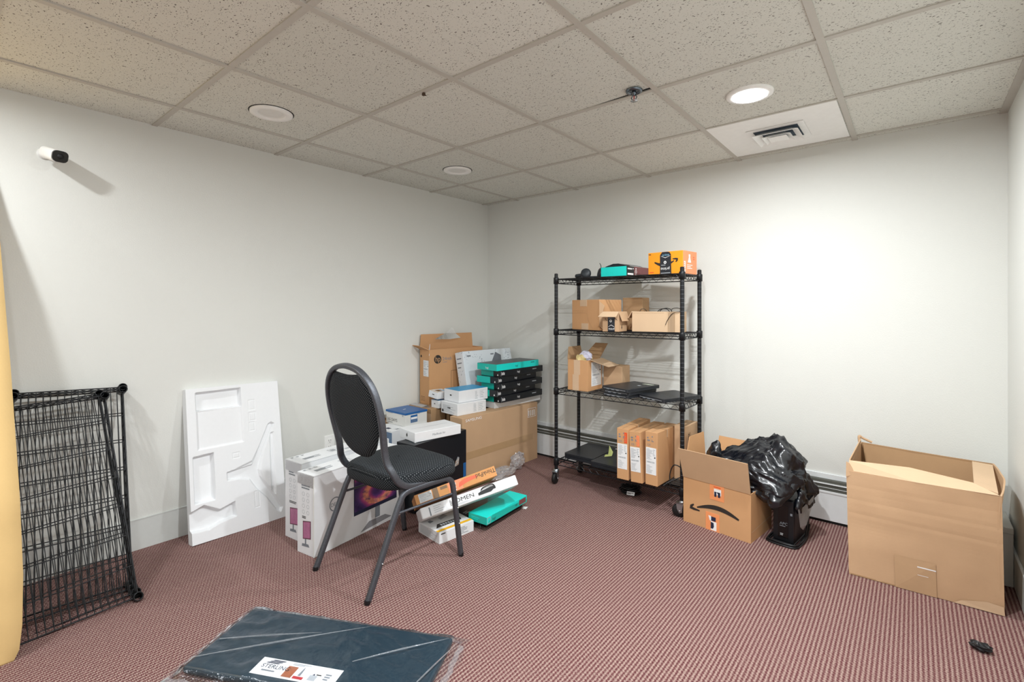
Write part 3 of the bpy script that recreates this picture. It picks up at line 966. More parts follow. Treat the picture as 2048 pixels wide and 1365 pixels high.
def fdepth(u, v):
    d = 0
    for (P, h), b_ in zip(polys, bbs):
        if not (b_[0] < u < b_[1] and b_[2] < v < b_[3]): continue
        e_ = edist((u, v), P)
        if not inside((u, v), P): e_ = -e_
        w = .005 if abs(h) > .004 else .0022
        k = max(0, min(1, .5+e_/(2*w)))
        d = d+h*k if h < 0 else max(d, h*k)
    return d
vs, fs = [], []
for j in range(NY+1):
    for i in range(NX+1):
        u, v = FB*i/NX, FH*j/NY
        vs.append((-fdepth(u, v), u, v))
for j in range(NY):
    for i in range(NX): fs.append((j*(NX+1)+i, j*(NX+1)+i+1, (j+1)*(NX+1)+i+1, (j+1)*(NX+1)+i))
N_ = len(vs); ring = [i for i in range(NX+1)]+[j*(NX+1)+NX for j in range(1, NY+1)]+[NY*(NX+1)+i for i in range(NX-1, -1, -1)]+[j*(NX+1) for j in range(NY-1, 0, -1)]
def edge_back(u, v): return -FA+(.014 if (u < .001 and .25 < v < .36) else 0)
bk = [(edge_back(vs[r][1], vs[r][2]), vs[r][1], vs[r][2]) for r in ring]
vs += bk
for k in range(len(ring)):
    n_ = (k+1) % len(ring); fs.append((ring[k], N_+k, N_+n_, ring[n_]))
fs.append(tuple(N_+k for k in range(len(ring))))
mb = MB(); mb.add(vs, fs, FOAM, False); o = mb.build('moulded_sheet', fo)

# ------------------------------------------------------------------ tan sheet at the far left edge
tn = thing('cardboard_sheet', 'tall tan ribbed sheet at the left edge before the wire shelves', 'cardboard', (.645, -3.14, 0))
edge = [(.632, -3.150, .0), (.628, -3.136, .03), (.625, -3.128, .114), (.607, -3.124, .281), (.56, -3.128, .54), (.38, -3.136, .996), (.18, -3.150, 1.501), (.10, -3.172, 1.70), (.035, -3.21, 2.02)]  # unseen upper end extended so its shadow on the wall shows no edge
mb = MB(); vs, fs = [], []
rows = []
for i in range(len(edge)-1):
    p, q = Vector(edge[i]), Vector(edge[i+1])
    for k in range(5): rows.append(p.lerp(q, k/5))
rows.append(Vector(edge[-1])); NC = 10
for side in (0, 1):
    for r in rows:
        for c in range(NC+1):
            t = c/NC
            bend = .012*noise.noise((t*3, r.z*2.5, 1.7))*(1 if t > .05 else .4)
            p = Vector((r.x+bend+.03*t*t, r.y-.62*t, r.z-.0*t))-Vector((645e-3, -3.14, 0))
            p.z = max(p.z, 0.0)
            vs.append(p-Vector((.006 if side else 0, 0, 0)))
R_ = len(rows); O = R_*(NC+1)
for j in range(R_-1):
    for c in range(NC):
        a = j*(NC+1)+c
        fs.append((a, a+NC+1, a+NC+2, a+1)); fs.append((O+a, O+a+1, O+a+NC+2, O+a+NC+1))
    for c in (0, NC):
        a = j*(NC+1)+c; fs.append((a, O+a, O+a+NC+1, a+NC+1))
for c in range(NC):
    a = (R_-1)*(NC+1)+c; fs.append((a, O+a, O+a+1, a+1)); fs.append((c, c+1, O+c+1, O+c))
mb.add(vs, fs, TAN, True); mb.build('ribbed_board', tn)

# ------------------------------------------------------------------ white monitor boxes
def monitor_box(label, x, y, yaw, a, b, h, grp):
    t = thing('monitor_box', label, 'box', (x, y, 0), yaw, group=grp)
    mb = MB(); F, S, T = closed(mb, a, b, h, CARDW)
    F.lines(mb, .035, h-.075, a-.03, h-.05, 2, INKG)
    for k in range(4):
        F.ring(mb, .05, h-.098-.030*k, .010, .0015, INKL); F.ring(mb, .085, h-.098-.030*k, .010, .0015, INKL)
    F.lines(mb, .04, h-.222, a-.045, h-.208, 2, INK)
    F.poly(mb, [(.045, .075), (a-.025, .085), (a-.025, .175), (.045, .165)], plain('plum_print', '#6d4152', .4))
    F.poly(mb, [(.05, .08), (a-.03, .09), (a-.03, .17), (.05, .16)], plain('mauve_print', '#b06f92', .4, .35, 40), .0014)
    F.rect(mb, a/2-.005, .05, a/2+.005, .08, INKG); F.poly(mb, [(a/2-.03, .038), (a/2+.03, .042), (a/2+.022, .056), (a/2-.026, .052)], INKG)
    T.lines(mb, .05, .045, .16, .075, 3, INKG); T.lines(mb, .3, .03, .42, .05, 2, INKL); T.lines(mb, .03, .01, .08, .022, 1, INKG)
    T.frame(mb, .22, .05, .28, .1, .002, INKG); T.lines(mb, .23, .06, .27, .09, 3, INKG)
    S.ring(mb, .125, h-.175, .036, .005, INKG); S.text(mb, 'DELL', .125, h-.184, .026, INKG, 0, .0009, 1, 0, True)
    # big screen picture with its stand
    S.rect(mb, .245, .115, b-.06, .345, NAVY, .0006); S.rect(mb, .25, .135, b-.065, .34, PICTURE, .0009, uv=True)
    S.poly(mb, [(.395, .055), (.43, .055), (.43, .115), (.395, .115)], INKG); S.poly(mb, [(.29, .012), (.52, .022), (.47, .05), (.35, .052)], plain('silver_print', '#8f8f93', .35))
    mb.build('carton', t, bevel=.002)
    # lid flap standing slightly open and tape
    mb = MB(); mb.slab([(-a, .0, h+.001), (0.002, -.002, h+.001), (0.004, b*.99, h+.001), (-a, b, h+.001)], .0035, CARDW)
    F2 = Face((0, 0, h+.0045), (0, 1, 0), (-1, 0, 0))
    F2.lines(mb, .05, .045, .16, .075, 3, INKG); F2.lines(mb, .3, .03, .42, .05, 2, INKL); F2.frame(mb, .22, .05, .28, .1, .002, INKG); F2.lines(mb, .23, .06, .27, .09, 3, INKG)
    [F2.lines(mb, .02+.03*k, a-.03, .043+.03*k, a-.012, 3, INKG, .0009, .4, k) for k in range(3)]
    mb.build('top_flap', t)
    mb = MB(); mb.box(-.0015, -.0042, .002, .0008, -.0004, h-.004, CARDWD); mb.build('corner_seam', t)
    mb = MB(); mb.add([F.P(.0, h-.05, .001), F.P(a, h-.06, .001), F.P(a, h+.001, .002), F.P(0, h+.001, .002)], [(0, 1, 2, 3)], FILM2); mb.build('clear_tape', t)
    return t
monitor_box('white monitor box with purple screen picture right behind the chair', .776, -2.123, .141, .133, .622, .400, 'white monitor boxes')
monitor_box('rear white monitor box between the front one and left wall', .578, -2.085, .10, .15, .60, .412, 'white monitor boxes')

# ------------------------------------------------------------------ the pile in the corner
t = thing('television_box', 'large flat brown television box standing under keyboard boxes', 'box', (.635, -.962, 0), -.041)
a, b, h = .129, .832, .464
mb = MB(); F, S, T = closed(mb, a, b, h, KRAFT)
S.text(mb, 'SAMSUNG', .03, h-.03, .028, WPRINT, 0, .0009, 1.25)
for k in range(4): S.rect(mb, b-.115+.022*k, h-.1, b-.105+.022*k, h-.055, WPRINT)
S.frame(mb, b-.125, h-.11, b-.02, h-.04, .003, WPRINT)
mb.build('carton', t, bevel=.003)
patch('packing_tape', t, S, .02, h*.45-.04, b-.06, h*.45+.01, plain('shiny_brown_tape', '#b8966f', .3))
t = thing('brown_carton', 'tall brown carton hidden behind television box, white boxes above', 'box', (.33, -.80, 0))
mb = MB(); closed(mb, .28, .70, .484, KRAFT_D); mb.build('carton', t, bevel=.003)
mb = MB(); mb.box(-.2, -.0006, .3, -.08, 0, .46, TAPE); mb.build('packing_tape', t)
t = thing('brown_carton', 'brown carton supporting the big brown monitor box beside the blue-lidded box', 'box', (.302, -.955, 0), -.03)
mb = MB(); F, S, T = closed(mb, .27, .14, .484, KRAFT_D); T.lines(mb, .01, .06, .1, .2, 6, INKG); mb.build('carton', t, bevel=.003)
patch('packing_tape', t, F, .2, .3, .27, .45, TAPE)
mb = MB(); mb.slab([(-.27, .01, .4845), (-.12, .005, .4845), (-.12, .06, .488), (-.27, .065, .488)], .003, CARDG); mb.build('top_flap', t)

t = thing('monitor_box', 'tall open brown monitor box with round logo against left wall', 'box', (.155, -.845, .484), -.146)
a, b, h = .135, .527, .425
mb = MB(); open_walls(mb, a, b, h, KRAFT_O); F, S, T = faces(a, b, h)
S.disc(mb, .078, h-.078, .034, INK); S.text(mb, 'hp', .078, h-.095, .06, KRAFT_O, 0, .0012, .85, 0, True)
S.text(mb, '24mh', .122, h-.090, .040, INKG); S.lines(mb, .125, h-.108, .2, h-.10, 1, INKG, .0009, .4)
S.frame(mb, .205, .11, .335, h-.175, .002, INK)
F.disc(mb, .02, h-.055, .01, INK); F.frame(mb, .02, .02, .04, .055, .002, INK); F.frame(mb, .05, .02, .07, .055, .002, INK)
mb.build('carton', t)
ship_label('shipping_label', t, F, .052, .215, .125, .34, 5, PAPER, 'white printed label')
flap('end_flap', t, (-a, 0, h), (0, 0, h), (-.35, -.75, .42), .075, KRAFT_O, .012)
flap('back_flap', t, (-a, b, h), (-a, 0, h), (-.0, 0, 1), .115, KRAFT_O, .01)
mb = MB(); mb.slab([(-.05, .02, h-.04), (0.001, .0, h-.045), (-.003, .01, h+.045)], .002, CARDW); mb.build('inner_flap', t)
mb = MB(); vs = []
for p in ((.10, -.74, .985), (.075, -.60, 1.03), (.07, -.52, 1.075), (.085, -.49, 1.02), (.10, -.45, .985), (.12, -.6, .98)): vs.append(p)
mb.add(vs, [(0, 1, 5), (1, 2, 3), (1, 3, 5), (3, 4, 5)], FILM2)
mb.tube(smoothpath([(.10, -.62, .995), (.09, -.60, 1.01), (.095, -.585, 1.0), (.10, -.59, .985)], 4), .0016, INK, 5)
o = mb.build('clear_plastic_bag'); tag(o, 'clear plastic bag corner sticking up behind tall brown monitor box', 'plastic bag')

t = thing('printer_box', 'white box with grey flurry print leaning behind keyboard boxes', 'box', (.395, -.645, .4855), -.07, 0, -.21)
a, b, h = .092, .545, .415
mb = MB(); mb.box(-a, 0, 0, 0, b, h, FLURRY); F, S, T = faces(a, b, h)
T.rect(mb, 0, 0, b, a, KRAFT_D, .0006)
S.poly(mb, [(.25, .24), (.41, .22), (.42, .36), (.36, .39)], plain('dim_screen_print', '#6f747c', .35)); S.poly(mb, [(.2, .25), (.27, .23), (.29, .30), (.22, .32)], BUBBLE)
S.lines(mb, .04, h-.05, .1, h-.03, 1, INKG); S.lines(mb, .3, h-.05, .36, h-.03, 1, INKG)
for k in range(3): F.lines(mb, .015, h-.06-.035*k, a-.02, h-.045-.035*k, 1, INKG)
mb.build('carton', t, bevel=.002)

# white flat box and the keyboard boxes on top of the television box
t = thing('flat_box', 'flat white box under the stack of teal and black boxes', 'box', (.584, -.565, .4645), -.10)
mb = MB(); closed(mb, .178, .525, .050, CARDW); mb.build('carton', t, bevel=.002)
KBN = [('black keyboard box with teal end lying lowest in the stack', .652, -.575, -.05, True),
       ('black keyboard box second from the bottom of the teal stack', .648, -.615, .03, True),
       ('black keyboard box in the middle of the teal stack', .662, -.585, -.045, True),
       ('black keyboard box with teal end third from the top of stack', .652, -.612, .02, True),
       ('black keyboard box directly under the teal topmost one', .655, -.585, -.07, True),
       ('teal keyboard box topmost in the stack of black ones', .664, -.633, -.036, False)]
for i, (lab, x, y, yw, blk) in enumerate(KBN):
    a, b, h = .205, .50, .0485
    t = thing('keyboard_box', lab, 'box', (x, y, .517+.0495*i), yw, group='stacked keyboard boxes')
    mb = MB(); F, S, T = closed(mb, a, b, h, CARDK if blk else TEALD, None if blk else CARDKT, None, None)
    if blk:
        F.rect(mb, 0, 0, a*.66, h, TEALD, .0005); F.poly(mb, [(a-.03, .008), (a-.016, .008), (a-.022, .022)], WPRINT)
        S.text(mb, 'logi', .19+.02*(i % 2), .017, .022, WPRINT); [S.rect(mb, .018+.009*k, .012, .023+.009*k, .034-.005*(k%2), WPRINT) for k in range(4)]; S.lines(mb, b-.13, .024, b-.03, .034, 1, INKL)
        S.rect(mb, .01, .004, .012, h-.004, INKL)
    else:
        S.rect(mb, 0, 0, b, h, TEAL, .0005)
        F.text(mb, 'logi', .09, .012, .022, WPRINT); S.text(mb, 'logi', .21, .016, .022, CARDKT); S.lines(mb, b-.1, .03, b-.02, .038, 1, CARDKT)
    mb.build('carton', t, bevel=.0015)

# white boxes on the left end of the television box
def white_box(label, x, y, z, yaw, a, b, h, top=None, tx=0, ty=0, seed=0, name='white_box'):
    t = thing(name, label, 'box', (x, y, z), yaw, tx, ty)
    mb = MB(); F, S, T = closed(mb, a, b, h, CARDW, top)
    F.lines(mb, .08*a/.2, h*.45, .13*a/.2, h*.6, 1, INK, .0009, .7, seed)
    S.lines(mb, b*.55, h*.12, b*.68, h*.85, 6, INKL, .0009, .35, seed); S.frame(mb, b*.72, h*.15, b*.95, h*.85, .0015, INKL); S.lines(mb, b*.74, h*.2, b*.93, h*.8, 4, INKL, .0009, .3, seed+2)
    mb.build('carton', t, bevel=.002)
    return t, F, S, T
white_box('white box with sky-blue top, upper of pair beside keyboard boxes', .536, -.897, .5505, -.112, .178, .274, .086, BLUEL, seed=1)
t, F, S, T = white_box('plain white box, lower of pair beside keyboard boxes', .554, -.929, .4645, -.113, .196, .268, .0845, seed=4)
mb = MB(); F.lines(mb, .02, .012, .18, .065, 7, INKL, .001, .3); F.rect(mb, .012, .01, .03, .028, INK, .001); mb.build('barcode_print', t)
t, F, S, T = white_box('small white box with pale blue top under yellowish box', .322, -.90, .4845, -.05, .085, .09, .058, BLUEL, seed=8)
t, F, S, T = white_box('small tilted white box with yellow edge beside brown monitor box', .328, -.918, .556, .06, .095, .13, .05, None, -.06, .14, seed=9)
mb = MB(); T.rect(mb, .03, .03, .075, .07, plain('brown_print', '#7a5d3c', .5), .001); T.rect(mb, 0, 0, .005, .095, YELLOW, .001); T.lines(mb, .085, .02, .12, .08, 3, BLUEL, .001); mb.build('top_print', t)

t = thing('phone_box', 'white box with deep blue lid beside tall brown monitor box', 'box', (.314, -1.2, .4005), -.02)
a, b, h = .2265, .192, .094
mb = MB(); F, S, T = closed(mb, a, b, h, CARDWD, BLUE)
F.text(mb, '365 DAYS', .012, .022, .030, INK, 0, .0009, .95); F.lines(mb, .012, .008, .14, .016, 1, INKG); F.lines(mb, .02, h-.02, .08, h-.01, 1, INKL); F.disc(mb, a-.03, h-.02, .008, INKL)
S.rect(mb, .045, .022, .105, .074, BLUE); S.rect(mb, .048, .045, .102, .06, WPRINT, .0011); S.rect(mb, .05, .024, .1, .042, SLATE, .0011); S.lines(mb, .09, h-.02, .15, h-.012, 1, INKL)
mb.build('carton', t, bevel=.002)
mb = MB(); mb.box(-a-.002, -.002, h-.012, .002, b+.002, h+.002, BLUE); T2 = Face((0, 0, h+.002), (0, 1, 0), (-1, 0, 0)); T2.lines(mb, .07, .11, .12, .13, 1, WPRINT)
o = mb.build('lid', t); o['label'] = 'deep blue lid'
t = thing('white_box', 'white box with slate-blue side under the blue-lidded box', 'box', (.335, -1.33, .2005), .0)
a, b, h = .215, .33, .1995
mb = MB(); F, S, T = closed(mb, a, b, h, CARDW)
F.rect(mb, 0, 0, a, h-.012, SLATE, .0006); F.ring(mb, a-.06, h-.075, .012, .002, WPRINT); T.rect(mb, .02, .07, .05, .11, NAVY); T.lines(mb, .05, .01, .1, .04, 2, INKG); S.ring(mb, .05, .06, .012, .002, INKL)
mb.build('carton', t, bevel=.002)
t = thing('brown_carton', 'brown carton on floor hidden under white box with slate-blue side', 'box', (.34, -1.34, 0))
mb = MB(); closed(mb, .25, .36, .2, KRAFT_D); mb.build('carton', t, bevel=.003)
t = thing('brown_carton', 'open brown carton against left wall behind chair back', 'box', (.086, -1.33, 0))
mb = MB(); open_walls(mb, .075, .27, .415, KRAFT_D); mb.build('carton', t)
flap('top_flap', t, (-.075, 0, .415), (0, 0, .415), (0, .9, .1), .1, KRAFT_D, .005)

t = thing('laptop_box', 'tall black laptop box with blue tag beside television box', 'box', (.752, -1.478, 0), .08)
a, b, h = .155, .478, .4105
mb = MB(); F, S, T = closed(mb, a, b, h, CARDK)
S.rect(mb, b-.032, .05, b-.004, .19, BLUE); S.frame(mb, b-.028, .056, b-.008, .184, .002, BLUEL)
T.lines(mb, .04, .03, .09, .05, 1, WPRINT); T.poly(mb, [(.03, .03), (.14, .03), (.13, .1), (.04, .1)], CARDKT, .0006); T.rect(mb, .05, .04, .07, .05, WPRINT, .001)
mb.build('carton', t, bevel=.002)
t = thing('slim_laptop_box', 'clean white slim laptop box on tall black box', 'box', (.7125, -1.4424, .412), -.159)
a, b, h = .192, .342, .060
mb = MB(); F, S, T = closed(mb, a, b, h, CARDW)
S.text(mb, 'MacBook Air', .125, .024, .018, INKG); F.disc(mb, a/2, .03, .008, INK, .0009, .010); F.disc(mb, a/2+.003, .0425, .002, INK, .0009, .004)
mb.build('carton', t, bevel=.003)
mb = MB()
T.arc(mb, [(.03, .1), (.2, .095), (.3, .1)], [.002, .003, .002], INKL, .0007); mb.build('lid_picture', t)

# ------------------------------------------------------------------ boxes on the floor behind the chair
t = thing('component_box', 'white box with yellow stripe on carpet behind chair leg', 'box', (1.149, -1.638, 0), -.128)
a, b, h = .2, .229, .059
mb = MB(); F, S, T = closed(mb, a, b, h, CARDW)
T.rect(mb, 0, .012, b, .032, YELLOW); T.poly(mb, [(.02, .055), (.19, .06), (.2, .09), (.05, .095)], INK)
for k in range(8): T.rect(mb, .06+.016*k, .066, .07+.016*k, .084, INKL, .0012)
T.poly(mb, [(.03, .13), (.06, .14), (.05, .165), (.03, .155)], INKG); T.poly(mb, [(.1, .13), (.16, .15), (.15, .185), (.1, .16)], INKL)
F.lines(mb, .02, .01, .18, .052, 7, INKL, .0009, .3); S.lines(mb, .12, .01, .2, .05, 5, INKG, .0009, .35); S.lines(mb, .01, h-.014, .05, h-.004, 1, INK)
mb.build('carton', t, bevel=.0015)
t = thing('equipment_case', 'flat black case on carpet under the bright teal box', 'case', (1.205, -1.335, 0), .077)
mb = MB(); mb.box(-.095, 0, .001, 0, .36, .043, CARDK); mb.tube(smoothpath([(-.03, .0, .03), (-.02, -.03, .02), (-.015, -.035, .008), (-.02, -.01, .004)], 4), .0015, ZINC, 5); mb.build('shell', t, bevel=.004)
t = thing('keyboard_box', 'bright teal keyboard box lying on the floor stack', 'box', (1.255, -1.388, .0445), .077)
a, b, h = .129, .398, .041
mb = MB(); F, S, T = closed(mb, a, b, h, TEAL)
F.rect(mb, 0, 0, a, h, TEALD, .0005); S.poly(mb, [(.0, 0), (b, 0), (b, h*.5), (.05, h)], TEALD, .0005); S.rect(mb, b-.085, .006, b-.012, h-.006, MAROON); S.frame(mb, .004, .003, .035, h-.003, .003, INKL)
S.text(mb, 'logi', .05, .01, .022, CARDKT); S.text(mb, 'logi', .27, .014, .018, CARDKT); F.lines(mb, .02, .012, .1, .03, 2, TEAL)
mb.build('carton', t, bevel=.0015)
t = thing('keyboard_box', 'dark slate keyboard box tucked between teal box and white box with handle', 'box', (1.108, -1.405, .001), .09)
a, b, h = .14, .42, .056
mb = MB(); F, S, T = closed(mb, a, b, h, CARDKT)
T.lines(mb, .03, .02, .09, .05, 2, INKL); F.lines(mb, .02, .008, .12, .035, 4, INKG); T.poly(mb, [(.2, 0), (b, 0), (b, .1), (.32, .08)], plain('dim_teal_print', '#1d6b6a', .4), .0006)
mb.build('carton', t, bevel=.0015)
t = thing('handle_box', 'long white laptop box with black carry handle tilted over teal box', 'box', (1.083, -1.695, .13), -.443, .175, -.5)
a, b, h = .15, .566, .057
mb = MB(); F, S, T = closed(mb, a, b, h, CARDW)
S.text(mb, 'OMEN', .19, .022, .030, INK, 0, .0009, 1.3); S.lines(mb, .19, .008, .29, .017, 2, INKL, .0009, .35); S.rect(mb, .045, .004, .052, h-.01, INKG); S.lines(mb, .07, .01, .13, .05, 4, INKL, .0009, .25)
S.disc(mb, .165, .03, .026, WPRINT); S.lines(mb, .16, .015, .178, .046, 6, INK, .001, .5)
mb.build('carton', t, bevel=.006)
mb = MB()
mb.slab([S.P(.325, .018), S.P(.40, .018), S.P(.415, .026), S.P(.43, .026), S.P(.43, .04), S.P(.40, .042), S.P(.345, .036), S.P(.325, .03)], .004, BLACKP)
mb.tube(smoothpath([S.P(.345, .04, .004), S.P(.36, .05, .01), S.P(.41, .052, .012), S.P(.425, .042, .004)], 4), .003, BLACKP, 6)
mb.build('carry_handle', t)['label'] = 'black plastic carry handle'
t = thing('handle_box', 'brown and orange laptop box with red handle tilted behind white one', 'box', (.972, -1.64, .157), -.5, .228, -.5)
a, b, h = .24, .477, .056
mb = MB(); F, S, T = closed(mb, a, b, h, cardboard('tan_orange_board', '#d59a63'))
S.rect(mb, .19, 0, .27, h, ORANGEP); S.text(mb, 'ThinkPad', .475, .046, .034, INK, PI, .0012, .95)
S.poly(mb, [(.245, .012), (.255, .036), (.29, .048), (.36, .046), (.365, .03), (.3, .024)], REDO, .0011); S.ring(mb, .225, .022, .008, .0025, WPRINT, .0012); S.rect(mb, .214, .004, .232, .008, WPRINT, .0012)
S.rect(mb, .205, .034, .235, .046, WPRINT, .0012); S.rect(mb, .1, .0, .13, h, plain('brown_print', '#7a5d3c', .5)); S.rect(mb, .145, .034, .185, .05, plain('brown_print', '#7a5d3c', .5))
mb.build('carton', t, bevel=.002)
ship_label('barcode_label', t, S, .02, .006, .095, h-.004, 12, PAPER, 'white barcode label')
mb = MB(); mb.slab([S.P(.262, .03, .001), S.P(.275, .042, .001), S.P(.35, .043, .001), S.P(.355, .034, .001)], .005, REDO); mb.build('carry_handle', t)['label'] = 'red carry handle'

# crumpled clear wrap and small scraps
def crumple(name, c, r, n, amp, seed, mat, label, cat, flat=1.):
    vs, fs = [], []
    for j in range(n+1):
        for i in range(2*n):
            th_, ph = PI*j/n, PI*i/n
            d = Vector((math.sin(th_)*math.cos(ph), math.sin(th_)*math.sin(ph), math.cos(th_)))
            k = 1+amp*(noise.noise(d*2.3+Vector((seed, 0, 0)))+.8*(1-2*abs(noise.noise(d*4.1+Vector((0, seed, 0))))))
            vs.append(Vector((d.x*r[0], d.y*r[1], d.z*r[2]))*k)
    zmin = min(v.z for v in vs)
    vs = [v+Vector((0, 0, -zmin*1)) for v in vs]
    for j in range(n):
        for i in range(2*n):
            k = (i+1) % (2*n); fs.append((j*2*n+i, (j+1)*2*n+i, (j+1)*2*n+k, j*2*n+k))
    m = MB(); m.add(vs, fs, mat, False); o = m.build(name); o.location = c
    return tag(o, label, cat)
crumple('plastic_wrap', (.762, -.70, .001), (.055, .12, .032), 16, .35, 3.3, FILM2, 'crumpled clear plastic wrap on carpet before television box', 'plastic wrap')
crumple('plastic_wrap', (.722, -.455, .001), (.03, .06, .05), 14, .4, 8.1, FILM2, 'small clear wrap tuft standing against the television box', 'plastic wrap')
mb = MB(); mb.slab([(0, 0, .001), (.028, .006, .001), (.022, .035, .003), (-.006, .028, .002)], .0015, PAPER)
o = mb.build('paper_scrap'); o.location = (1.195, -1.005, 0); tag(o, 'tiny white paper scrap on carpet by teal box', 'paper scrap')
crumple('bag_scrap', (3.244, -.935, 0), (.026, .018, .012), 9, .35, 5.5, BLACKP, 'small black scrap lying on open carpet front right', 'scrap')

# ------------------------------------------------------------------ things on the rack
Z4, Z3, Z2, Z1 = [z+.0015 for z in (1.442, 1.082, .663, .163)]
# top shelf
hp = thing('headset', 'dark grey over-ear headset on top shelf beside teal box', 'headset', (1.275, -.34, Z4))
def cup(x, y, z, rot, s=1.):
    M = Matrix.Translation((x, y, z)) @ Matrix.Rotation(rot, 4, 'Z') @ Matrix.Rotation(PI/2*.85, 4, 'X')
    m = MB(); m.lathe([(.0001, .018*s), (.022*s, .017*s), (.034*s, .010*s), (.037*s, .0), (.036*s, -.010*s), (.026*s, -.014*s), (.012*s, -.010*s), (.0001, -.009*s)], plain('charcoal_plastic', '#2b3136', .45), 26, M)
    m.build('ear_cup', hp)
cup(-.01, -.02, .037, .35); cup(.082, .02, .037, -.9)
mb = MB(); mb.sweep(smoothpath([(-.012, .0, .03), (-.09, -.025, .022), (-.10, .06, .016), (-.03, .11, .014), (.05, .11, .014), (.10, .07, .018), (.085, .04, .034)], 6),
                    [(.011*math.cos(2*PI*i/8), .006*math.sin(2*PI*i/8)) for i in range(8)], plain('charcoal_plastic', '#2b3136'), up=(0, 0, 1)); mb.build('headband', hp)
mb = MB(); mb.tube(smoothpath([(.08, .03, .05), (.088, .02, .085), (.078, .02, .105)], 4), .0025, BLACKP, 6); mb.build('mic_boom', hp)
t = thing('keyboard_box', 'teal, black and maroon box on top shelf of rack', 'box', (1.595, -.393, Z4), -.109)
a, b, h = .205, .285, .070
mb = MB(); F, S, T = closed(mb, a, b, h, CARDK, None, TEAL)
S.rect(mb, .09, 0, b, h, MAROON, .0005); S.lines(mb, .01, .045, .075, .06, 1, WPRINT); S.rect(mb, .01, .012, .08, .024, WPRINT); S.disc(mb, .078, .055, .005, WPRINT)
S.ring(mb, .112, .035, .011, .004, WPRINT); S.rect(mb, .108, .05, .118, .06, WPRINT); S.rect(mb, .105, .012, .118, .018, WPRINT)
mb.build('carton', t, bevel=.0015)
mb = MB(); vs = []
for i in range(9):
    for j in range(4):
        vs.append((-a+.03+(a-.04)*i/8, .01+.07*j, h+.004+.016*math.sin(PI*i/8)+.004*noise.noise((i*1.1, j*.9, 2))))
fs = [(i*4+j, (i+1)*4+j, (i+1)*4+j+1, i*4+j+1) for i in range(8) for j in range(3)]
fs += [(i*4, i*4+4, 36+i+1, 36+i) for i in range(8)]
vs += [(-a+.03+(a-.04)*i/8, .008, h) for i in range(9)]
mb.add(vs, fs, CARDKT, True); mb.build('lifted_lid', t)
t = thing('parcel_box', 'bright orange parcel box with black tape at rack top right', 'box', (1.984, -.436, Z4), -.133)
a, b, h = .236, .174, .140
mb = MB(); F, S, T = closed(mb, a, b, h, ORANGE, None, None, ORANGEP)
swoosh(F, mb, .045, .082, .155, .026, INK, 1, .02)
S.rect(mb, .012, .01, .03, .075, WPRINT); S.lines(mb, .012, .015, .03, .07, 5, ORANGEP, .001, .5)
S.poly(mb, [(.06, .07), (.10, .07), (.088, .1), (.09, .12), (.07, .12), (.072, .1)], WPRINT); S.lines(mb, .05, .03, .12, .06, 3, WPRINT, .0009, .3); S.lines(mb, .125, .085, .15, .11, 2, REDO)
F.rect(mb, .004, h-.014, .02, h-.009, INK); F.lines(mb, .01, .01, .05, .02, 1, REDO)
mb.build('carton', t, bevel=.002)
f2 = Face(F.P(.083, .002, .0012), (1, .0, 0), (.02, 0, 1))
mb = MB(); f2.poly(mb, [(0, 0), (.078, 0), (.072, .12), (.062, .134), (.048, .137), (.012, .137), (-.002, .118)], TAPEB, 0)
f2.text(mb, 'prime', .066, .040, .026, WPRINT, PI, .0006); f2.ring(mb, .034, .072, .009, .005, WPRINT, .0006); f2.lines(mb, .008, .052, .066, .058, 1, INKL, .0006, .6)
f2.text(mb, 'prime', .014, .112, .020, plain('blue_tape_print', '#7fb4cf', .4), 0, .0006); f2.arc(mb, [(.005, .112), (.035, .1), (.068, .112)], [.001, .003, .001], WPRINT, .0006); f2.rect(mb, .006, .004, .07, .008, INKL, .0006)
mb.build('printed_tape', t)
# second shelf
t = thing('shipping_box', 'large brown taped carton at left end of second shelf', 'box', (1.439, -.478, Z3), -.288)
a, b, h = .275, .21, .208
mb = MB(); F, S, T = closed(mb, a, b, h, KRAFT_O); mb.build('carton', t, bevel=.003)
patch('packing_tape', t, F, .085, h-.045, .155, h, TAPE); patch('packing_tape', t, F, .10, .002, .168, .045, TAPE)
mb = MB(); F.arc(mb, [(0, .115), (.08, .118), (.155, .115), (.165, .07), (.21, .012)], [.0014]*5, KRAFT_D); F.arc(mb, [(0, .13), (.16, .13)], [.001]*2, KRAFT_D); mb.build('crease', t)
mb = MB(); mb.slab([(0, 0, h*.95), (0, .0, .03), (.035, .02, .0), (.05, .03, h*.35), (.022, .012, h*.6), (.03, .02, h*.8)], .003, KRAFT); mb.build('torn_flap', t)
t = thing('shipping_box', 'brown carton partly hidden behind the taped one on second shelf', 'box', (1.64, -.25, Z3), -.05)
mb = MB(); closed(mb, .15, .10, .222, KRAFT_D); mb.build('carton', t, bevel=.003)
t = thing('parcel_box', 'small open parcel with black tape in middle of second shelf', 'box', (1.612, -.539, Z3), .122)
a, b, h = .108, .155, .128
mb = MB(); open_walls(mb, a, b, h, KRAFT, .003); F, S, T = faces(a, b, h)
F.arc(mb, [(.02, .085), (.022, .075), (.03, .07)], [.003]*3, INK); F.arc(mb, [(.078, .086), (.09, .08), (.1, .072)], [.004, .003, .002], INK)
S.poly(mb, [(.045, .03), (.065, .03), (.055, .012)], INK); S.rect(mb, .051, .03, .059, .045, INK)
mb.build('carton', t)
mb = MB(); F.rect(mb, .035, .0, .082, h-.03, TAPEB, .0012); F.ring(mb, .055, .068, .008, .0035, WPRINT, .0018); F.arc(mb, [(.038, .03), (.058, .042), (.08, .03)], [.001, .003, .001], WPRINT, .0018)
F.text(mb, 'prime', .08, .021, .017, WPRINT, PI, .0018); F.lines(mb, .038, .08, .08, .09, 2, INKG, .0018)
